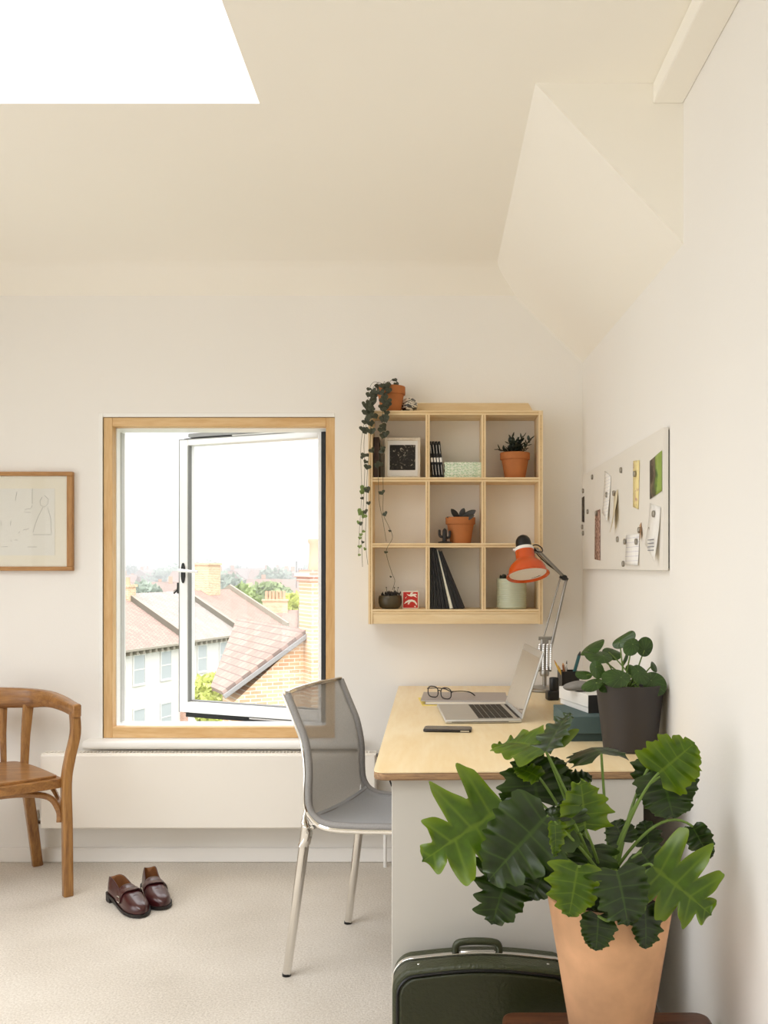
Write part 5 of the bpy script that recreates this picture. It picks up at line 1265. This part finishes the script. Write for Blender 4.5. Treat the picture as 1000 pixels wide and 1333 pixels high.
# ---------------------------------------------------------------- framed print, dark panel, glass ball
c = Vector((PX(524, 3.905), 3.905, zs[0])); LNt = Matrix.Translation(c) @ Matrix.Rotation(R(-5), 4, 'X')
t_ = thing('framed_print', 'small dark print in a whitewashed frame leaning in the top left compartment', 'picture', c)
m_wash = wood('whitewashed_wood', 'e6dccb', 'd2c4ae', 'z', 5, .7); w, h, f = .0725, .17, .011
q = MB(); q.box(-w, -w+f, 0, .022, 0, h, LNt); q.box(w-f, w, 0, .022, 0, h, LNt); q.box(-w+f, w-f, 0, .022, 0, f, LNt); q.box(-w+f, w-f, 0, .022, h-f, h, LNt); q.build('frame', m_wash, t_, bevel=.001)
mt_ = MB().box(-w+f, w-f, .008, .012, f, h-f, LNt).build('mount', m_paper, t_)
nt = NT('dark_etching'); b_ = nt.n('BsdfPrincipled', Roughness=.8); tc = nt.n('TexCoord'); nz = nt.n('TexNoise', Scale=38.0, Detail=6.0, Distortion=2.5); nt.l(tc.outputs['Object'], nz.inputs['Vector'])
nt.l(ramp(nt, nz.outputs['Fac'], [(.5, lin('26231f')), (.6, lin('45403a')), (.68, lin('b5aa98'))]), b_.inputs['Base Color']); nt.l(b_.outputs[0], nt.out.inputs[0])
MB().box(-.0525, .0525, .007, .008, .037, .141, LNt).build('print', nt.m, mt_)
c = Vector((PX(491, 3.93), 3.93, zs[0])); tag(MB().box(-.0105, .0105, -.06, .06, 0, .165, Matrix.Translation(c)).build('book', mat('dark_brown_cover', (.25, .17, .13), .6), bevel=.001), 'dark brown thin book upright at the left end of the top left compartment', 'book')
nt = NT('swirled_glass'); b_ = nt.n('BsdfPrincipled', Roughness=.08); tc = nt.n('TexCoord'); mp = nt.n('Mapping'); mp.inputs['Scale'].default_value = (1, 1, 2.5); nt.l(tc.outputs['Object'], mp.inputs[0])
nz = nt.n('TexNoise', Scale=32.0, Detail=1.0, Distortion=1.5); nt.l(mp.outputs[0], nz.inputs['Vector']); nt.l(ramp(nt, nz.outputs['Fac'], [(.46, lin('2c2a26')), (.5, lin('4a463e')), (.54, lin('d8d0c0'))]), b_.inputs['Base Color']); b_.inputs['Coat Weight'].default_value = .6; nt.l(b_.outputs[0], nt.out.inputs[0])
c = Vector((PX(533, 3.93), 3.93, top_z)); tag(MB().ball(c+Vector((0, 0, .0338)), .034, 4).build('glass_ball', nt.m, angle=180), 'dark swirled glass ball beside the pot on top of the shelf', 'ornament')
# ---------------------------------------------------------------- notebooks
m_note = mat('black_notebook', (.055, .05, .05), .55)
for i, nm in enumerate(['leftmost black notebook against the divider in the top middle compartment', 'second black notebook from the left in the top middle compartment', 'third black notebook from the left in the top middle compartment', 'rightmost of the black notebooks, next to the pale green boxes']):
    bx = PX(563.2+i*3.75, 3.90); M = Matrix.Translation((bx, 3.87, zs[0]+.0008)) @ Matrix.Rotation(R(-6.2+i*.15), 4, 'Y')
    t_ = thing('notebook', nm, 'book', M @ Vector((.005, .05, 0)), 0, 'black notebooks in the top middle compartment')
    MB().box(0, .0104, 0, .10, 0, .147, M).build('cover', m_note, t_, bevel=.001)
    q = MB(); q.box(.0012, .0094, -.0006, 0, .063, .081, M); q.build('label', m_paper, t_)
    q = MB(); q.box(.0042, .0056, -.0006, 0, .098, .132, M); q.box(.0042, .0056, -.0006, 0, .012, .052, M); q.build('spine_lettering', m_paper, t_)
# ---------------------------------------------------------------- stack of pale green patterned boxes
nt = NT('green_patterned_paper'); b_ = nt.n('BsdfPrincipled', Roughness=.75); tc = nt.n('TexCoord'); mp = nt.n('Mapping'); mp.inputs['Scale'].default_value = (1, 1, 2.2); nt.l(tc.outputs['Object'], mp.inputs[0])
nz = nt.n('TexVoronoi', Scale=110.0); nt.l(mp.outputs[0], nz.inputs['Vector']); nt.l(ramp(nt, nz.outputs['Distance'], [(.25, lin('a9c2a4')), (.5, lin('cfe0c6')), (.7, lin('eef0e2'))]), b_.inputs['Base Color']); nt.l(b_.outputs[0], nt.out.inputs[0])
for i, nm in enumerate(['pale green patterned flat box at the bottom of the shelf stack', 'pale green patterned flat box in the middle of the shelf stack', 'pale green patterned flat box on top of the shelf stack']):
    z = zs[0]+i*.0213; xc = PX(603.2+(-.4, .3, 0)[i], 3.88)
    t_ = thing('flat_box', nm, 'box', (xc, 3.91, z), 0, 'pale green flat boxes on the shelf'); M = Matrix.Translation((xc, 3.91, z))
    MB().box(-.075, .075, -.038, .05, 0, .0125, M).build('body', nt.m, t_); MB().box(-.0768, .0768, -.04, .052, .0125, .0209, M).build('lid', nt.m, t_, bevel=.0008)
# ---------------------------------------------------------------- fanned dark books in the bottom middle compartment
cols = [(.07, .06, .055), (.05, .05, .05), (.075, .06, .055), (.05, .045, .045), (.06, .055, .05), (.90, .88, .80), (.07, .06, .05), (.055, .05, .05), (.10, .065, .055)]
ordn = ['leftmost, upright dark book against the divider', 'second dark book from the left', 'third dark book from the left', 'fourth dark book from the left', 'fifth dark book from the left', 'thin white spined book', 'dark book right of the white spined one', 'second dark book from the right end', 'rightmost, most tilted dark book']
for i in range(9):
    bx = X_(559.9)+.0003+i*.0158; ang = -max(0, i*2.45); Hh = .249-.001*i+(.006 if i == 8 else 0)
    M = Matrix.Translation((bx, 3.855+.003*(i % 3), zs[2]+.0007)) @ Matrix.Rotation(R(ang), 4, 'Y')
    th = .0148 if i != 5 else .0135; tp_ = th-Hh*math.tan(R(2.45))-.0003
    mm_ = mat('book_cover', cols[i], .5)
    tag(MB().prism([(0, 0), (th, 0), (tp_, Hh), (0, Hh)], .12, M @ frame_at((0, .12, 0), (1, 0, 0), (0, 0, 1), (0, -1, 0))).build('book', mm_, bevel=.0006), ordn[i]+' of the fan in the bottom middle compartment', 'book', 'fanned books on the bottom shelf')
# ---------------------------------------------------------------- trailing string of hearts on top of the shelf
c = Vector((PX(509, 3.915), 3.915, top_z)); t_ = thing('trailing_plant', 'trailing heart leaf plant in a terracotta pot on top of the shelf', 'potted plant', c)
terra(t_, c, .0585, .108, .033)
def heart_mesh(name, m, s):
    q = MB(); uvl = q.bm.loops.layers.uv.verify(); n = 26; pts = []
    for k in range(n):
        a = 2*math.pi*k/n; x = .55*math.sin(a)**3*1.0; y = -(13*math.cos(a)-5*math.cos(2*a)-2*math.cos(3*a)-math.cos(4*a))/26
        pts.append((x*s*1.15, (y+.22)*s, -.25*s*abs(x)))
    cv = q.bm.verts.new((0, .0, 0)); vs = [q.bm.verts.new(p) for p in pts]
    top = q.bm.faces
    for k in range(n):
        f = top.new((cv, vs[k], vs[(k+1) % n]))
        for lp, u in zip(f.loops, ((k/n, 0), (k/n, 1), ((k+1)/n, 1))): lp[uvl].uv = u
    me = bpy.data.meshes.new(name); q.bm.to_mesh(me); q.bm.free(); me.materials.append(m); return me
hm = [heart_mesh('heart_leaf', m_leaf_heart, .0225), heart_mesh('heart_leaf', m_leaf_hpale, .024)]
def vine(pts, leaves, seed, r=.0009):
    rng = random.Random(seed); path = smooth_path([P(x, y, Y) for x, y, Y in pts], 8)
    v = MB().tube(path, r, 6).build('vine', m_stalk_d, t_)
    ys = [CY-(p.z-EYE)*F/p.y for p in path]
    for yl, pale, sc_ in leaves:
        i = min(range(len(path)), key=lambda j: abs(ys[j]-yl))
        p = path[i]+Vector((rng.uniform(-.010, .010), -.004-rng.uniform(0, .010), 0))
        o = bpy.data.objects.new('leaf', hm[pale]); COL.objects.link(o); o.parent = v; W[o] = W[v].copy()
        n_ = Vector((rng.uniform(-.6, .6), -1, rng.uniform(-.1, .8))).normalized(); y_ = Vector((rng.uniform(-.7, .7), rng.uniform(-.2, .2), -1)); y_ = (y_-n_*y_.dot(n_)).normalized()
        o.matrix_local = W[v].inverted() @ frame_at(p, y_.cross(n_), y_, n_) @ Matrix.Scale(sc_, 4)
rng = random.Random(12)
def rl(y0, y1, n, pale=0, s=1.0): return [(y0+(y1-y0)*(k+.5)/n+rng.uniform(-2, 2), pale, s*rng.uniform(.8, 1.2)) for k in range(n)]
vine([(497, 503, 3.90), (490, 500, 3.87), (485, 508, 3.85), (479, 540, 3.81), (474, 575, 3.81), (475, 610, 3.81), (473, 660, 3.81), (471, 700, 3.81), (472, 738, 3.81)], rl(500, 548, 10, 0, 1.1)+rl(548, 566, 4)+rl(585, 604, 3, 0, .8)+[(636, 0, 1), (638, 1, 1.1), (650, 0, .6), (668, 1, 1.1), (670, 0, .8), (682, 0, .7), (695, 1, .6), (712, 1, .6), (722, 1, .5)], 1)
vine([(500, 502, 3.90), (492, 498, 3.86), (487, 512, 3.835), (484, 545, 3.815), (481, 585, 3.81), (478, 620, 3.81), (477, 665, 3.81), (476, 705, 3.81), (479, 735, 3.81)], rl(505, 560, 10, 0, 1.1)+[(562, 0, 1.1), (583, 0, 1), (606, 0, 1.1), (637, 0, 1.1), (652, 0, .7), (664, 0, .9), (671, 1, .9), (690, 1, .6), (705, 0, .5), (716, 1, .5)], 2)
vine([(503, 501, 3.90), (500, 497, 3.86), (499, 510, 3.835), (498, 540, 3.82), (497, 575, 3.82), (493, 605, 3.82), (493, 640, 3.82), (494, 655, 3.82), (499, 680, 3.82), (503, 705, 3.82)], rl(500, 538, 6, 0, 1.1)+rl(540, 560, 4, 0, 1.1)+[(567, 0, 1), (583, 0, .9), (606, 0, 1), (641, 0, .5)], 3)
vine([(508, 500, 3.90), (505, 497, 3.86), (503, 512, 3.835), (501, 540, 3.82), (498, 580, 3.82), (499, 640, 3.82), (499, 668, 3.82), (506, 685, 3.82), (511, 700, 3.82), (503, 718, 3.82), (510, 745, 3.82), (514, 756, 3.82), (511, 768, 3.82)], rl(500, 545, 8, 0, 1.1)+[(556, 0, 1.1), (564, 0, 1.1), (588, 0, 1), (604, 0, 1.1), (640, 0, 1), (667, 0, .9), (690, 0, .5), (718, 0, .6), (750, 0, .35)], 4)
vine([(519, 499, 3.89), (513, 494, 3.87), (507, 498, 3.85), (505, 510, 3.84)], rl(494, 504, 4, 0, 1), 5)
vine([(498, 503, 3.90), (488, 497, 3.88), (481, 506, 3.86), (478, 530, 3.82), (470, 580, 3.81), (471, 640, 3.81), (468, 690, 3.81), (467, 720, 3.81)], rl(498, 540, 7, 0, 1)+[(595, 0, .7), (640, 1, .7), (680, 1, .6), (700, 1, .5)], 6, .0007)
# ================================================================= PINBOARD ON THE RIGHT WALL
XB = .617; BY0, BY1, BZ0, BZ1 = 2.545, 3.90, 1.2185, 1.598
brd = thing('magnetic_board', 'long cream magnetic noticeboard on the right wall', 'noticeboard', (XW, (BY0+BY1)/2, BZ0))
m_board = mat('board_enamel', (.915, .90, .87), .55, spec=.25)
MB().box(XB, XW-.004, BY0, BY1, BZ0, BZ1).build('panel', m_board, brd, bevel=.001)
MB().box(XW-.006, XW-.0006, BY0+.006, BY1-.006, BZ0+.006, BZ1-.006).build('backing', mat('dark_board_edge', (.3, .3, .29), .6), brd)
def B(px, py):
    Y = XB*F/(px-CX); return Vector((XB, Y, PZ(py, Y)))
def pinned(name, label, cat, quad, m, curl=0.0, group=None):
    """quad: four image corners, clockwise from top left"""
    a, b, c, d = [B(*p) for p in quad]; q = MB(); rows = []; n = 8
    for i in range(n+1):
        t = i/n; l = a.lerp(d, t); r = b.lerp(c, t); x = -.0018-curl*t**2
        rows.append([(XB+x, l.y, l.z), (XB+x-curl*.15*math.sin(3.1*t), (l.y+r.y)/2, (l.z+r.z)/2), (XB+x-curl*.4*t, r.y, r.z)])
    q.grid(rows); o = q.build(name, m, fix=False, solid=.0008); return tag(o, label, cat, group)
nt = NT('green_photo_print'); b_ = nt.n('BsdfPrincipled', Roughness=.35); tc = nt.n('TexCoord'); sp = nt.n('SeparateXYZ'); nt.l(tc.outputs['Generated'], sp.inputs[0])
nz = nt.n('TexNoise', Scale=22.0, Detail=4.0); nt.l(tc.outputs['Object'], nz.inputs['Vector']); ad = nt.n('Math', operation='MULTIPLY_ADD'); nt.l(nz.outputs['Fac'], ad.inputs[0]); ad.inputs[1].default_value = -1.2; nt.l(sp.outputs[1], ad.inputs[2])
nt.l(ramp(nt, ad.outputs[0], [(0.0, lin('8fa548')), (.0, lin('75923c')), (.1, lin('4f6a2a')), (.2, lin('3b3a2c')), (.32, lin('8d7d66')), (.36, lin('241f1a'))]), b_.inputs['Base Color'])
ad.inputs[1].default_value = -.9; nt.l(b_.outputs[0], nt.out.inputs[0]); m_photo = nt.m
def specked(name, c1, c2, scale, lo=.45, hi=.6):
    nt = NT(name); b_ = nt.n('BsdfPrincipled', Roughness=.6); tc = nt.n('TexCoord'); nz = nt.n('TexNoise', Scale=scale, Detail=3.0); nt.l(tc.outputs['Object'], nz.inputs['Vector'])
    nt.l(ramp(nt, nz.outputs['Fac'], [(lo, lin(c1)), (hi, lin(c2))]), b_.inputs['Base Color']); nt.l(b_.outputs[0], nt.out.inputs[0]); return nt.m
def ruled(name, c, cl, w, h):
    nt = NT(name); b_ = nt.n('BsdfPrincipled', Roughness=.8); tc = nt.n('TexCoord'); sp = nt.n('SeparateXYZ'); nt.l(tc.outputs['Object'], sp.inputs[0]); cb = nt.n('CombineXYZ'); nt.l(sp.outputs[1], cb.inputs[0]); nt.l(sp.outputs[2], cb.inputs[1])
    br = nt.n('TexBrick', Scale=1.0); br.offset = 0; br.inputs['Brick Width'].default_value = w; br.inputs['Row Height'].default_value = h; br.inputs['Mortar Size'].default_value = .0006
    br.inputs['Color1'].default_value = br.inputs['Color2'].default_value = (*lin(c), 1); br.inputs['Mortar'].default_value = (*lin(cl), 1); nt.l(cb.outputs[0], br.inputs[0]); nt.l(br.outputs[0], b_.inputs['Base Color']); nt.l(b_.outputs[0], nt.out.inputs[0]); return nt.m
pinned('photograph', 'green and black photo print at the near top end of the noticeboard', 'photo', [(847, 600), (862.5, 586.5), (862.5, 639), (847, 650)], m_photo)
pinned('ticket_strip', 'tall yellow paper strip near the top middle of the noticeboard', 'paper', [(825.3, 600), (833.3, 599), (832, 663), (825, 660)], specked('yellow_strip', 'c9a48c', 'f0dfa0', 45, .36, .44))
pinned('photo_strip', 'tall narrow reddish brown picture strip on the far part of the noticeboard', 'photo', [(775.5, 665), (782, 663), (782, 729.5), (774.8, 728)], specked('brown_photo', '6e4a3a', 'c9a594', 90, .42, .6))
pinned('photo_strip', 'small black picture strip at the far end of the noticeboard', 'photo', [(758.2, 648), (761.2, 646), (761.2, 680), (758.2, 679)], specked('black_photo', '17140f', '5a4a38', 60))
pinned('note', 'narrow white note with faint lines in the upper far part of the noticeboard', 'paper', [(788, 613), (796, 620), (794, 679), (787, 668)], ruled('lined_note', 'f2efe9', 'cfcfd6', .5, .012), .006)
pinned('note', 'curled beige note to the right of the narrow white note', 'paper', [(800, 645), (805, 637), (807, 676), (801, 693)], mat('beige_note', (.87, .82, .70), .8), .016)
pinned('note', 'white squared paper held by two clips at the bottom of the noticeboard', 'paper', [(816, 697), (833, 695), (833, 736), (815.5, 735.5)], ruled('squared_note', 'f6f4f0', 'c9c6d4', .02, .014), .003)
lt = pinned('letter', 'large white card hanging crookedly at the near end of the noticeboard', 'paper', [(847, 655), (861, 660), (859, 731), (845, 708)], m_paper, .01)
q = MB()
for k in range(4):
    a, b_ = B(850, 703+k*4.5), B(857, 700+k*5.5); q.box(XB-.0145, XB-.0115, min(a.y, b_.y), max(a.y, b_.y), a.z-.0012, a.z+.0012)
q.build('writing', mat('grey_ink', (.55, .55, .56), .8), lt)
pinned('paper_tag', 'small beige leaf shaped tag near the squared paper on the noticeboard', 'paper', [(833.5, 684), (835.5, 680), (837.5, 697), (835.5, 703)], mat('tan_tag', (.72, .58, .45), .8), .004)
mags = [((772, 621), 'upper far corner of the noticeboard'), ((760, 639), 'just above the small black picture strip'), ((766, 666), 'between the small black strip and the brown picture strip'), ((759, 686), 'just below the small black picture strip'), ((760, 694), 'lowest at the far end of the noticeboard'), ((792, 644), 'holding the narrow white note'), ((801.5, 642), 'holding the curled beige note'), ((809.5, 612), 'alone near the top middle of the noticeboard'), ((805, 702), 'left of the squared paper'), ((816, 705), 'on the left top corner of the squared paper'), ((831, 705), 'on the right top corner of the squared paper'), ((812.5, 734), 'at the lower left of the squared paper'), ((835, 690), 'holding the leaf shaped tag'), ((847.5, 690), 'at the left edge of the large white card'), ((854, 669), 'holding the top of the large white card'), ((778.5, 668), 'holding the brown picture strip'), ((829, 617), 'holding the yellow strip')]
m_magnet = mat('magnet_steel', (.62, .60, .56), .35, .8); proto = None
for (x, y), where in mags:
    p = B(x, y)
    if proto is None:
        proto = thing('magnet', '', 'magnet', p, 0, 'magnets on the noticeboard')
        Mx = frame_at((0, 0, 0), (0, 1, 0), (0, 0, 1), (-1, 0, 0))
        MB().lathe([(0, .0), (.009, .0), (.0095, .001), (.0095, .005), (.0085, .0062), (.006, .0062), (.0055, .005), (0, .005)], (0, 0, 0), 20, Mx.to_3x3()).build('body', m_magnet, proto, world=False, angle=30)
        mgn = proto
    else: mgn = copy_tree(proto)
    mgn.location = p-Vector((.0035 if 'holding' in where or 'corner of the squ' in where else .0002, 0, 0)); mgn['label'] = 'small steel magnet '+where
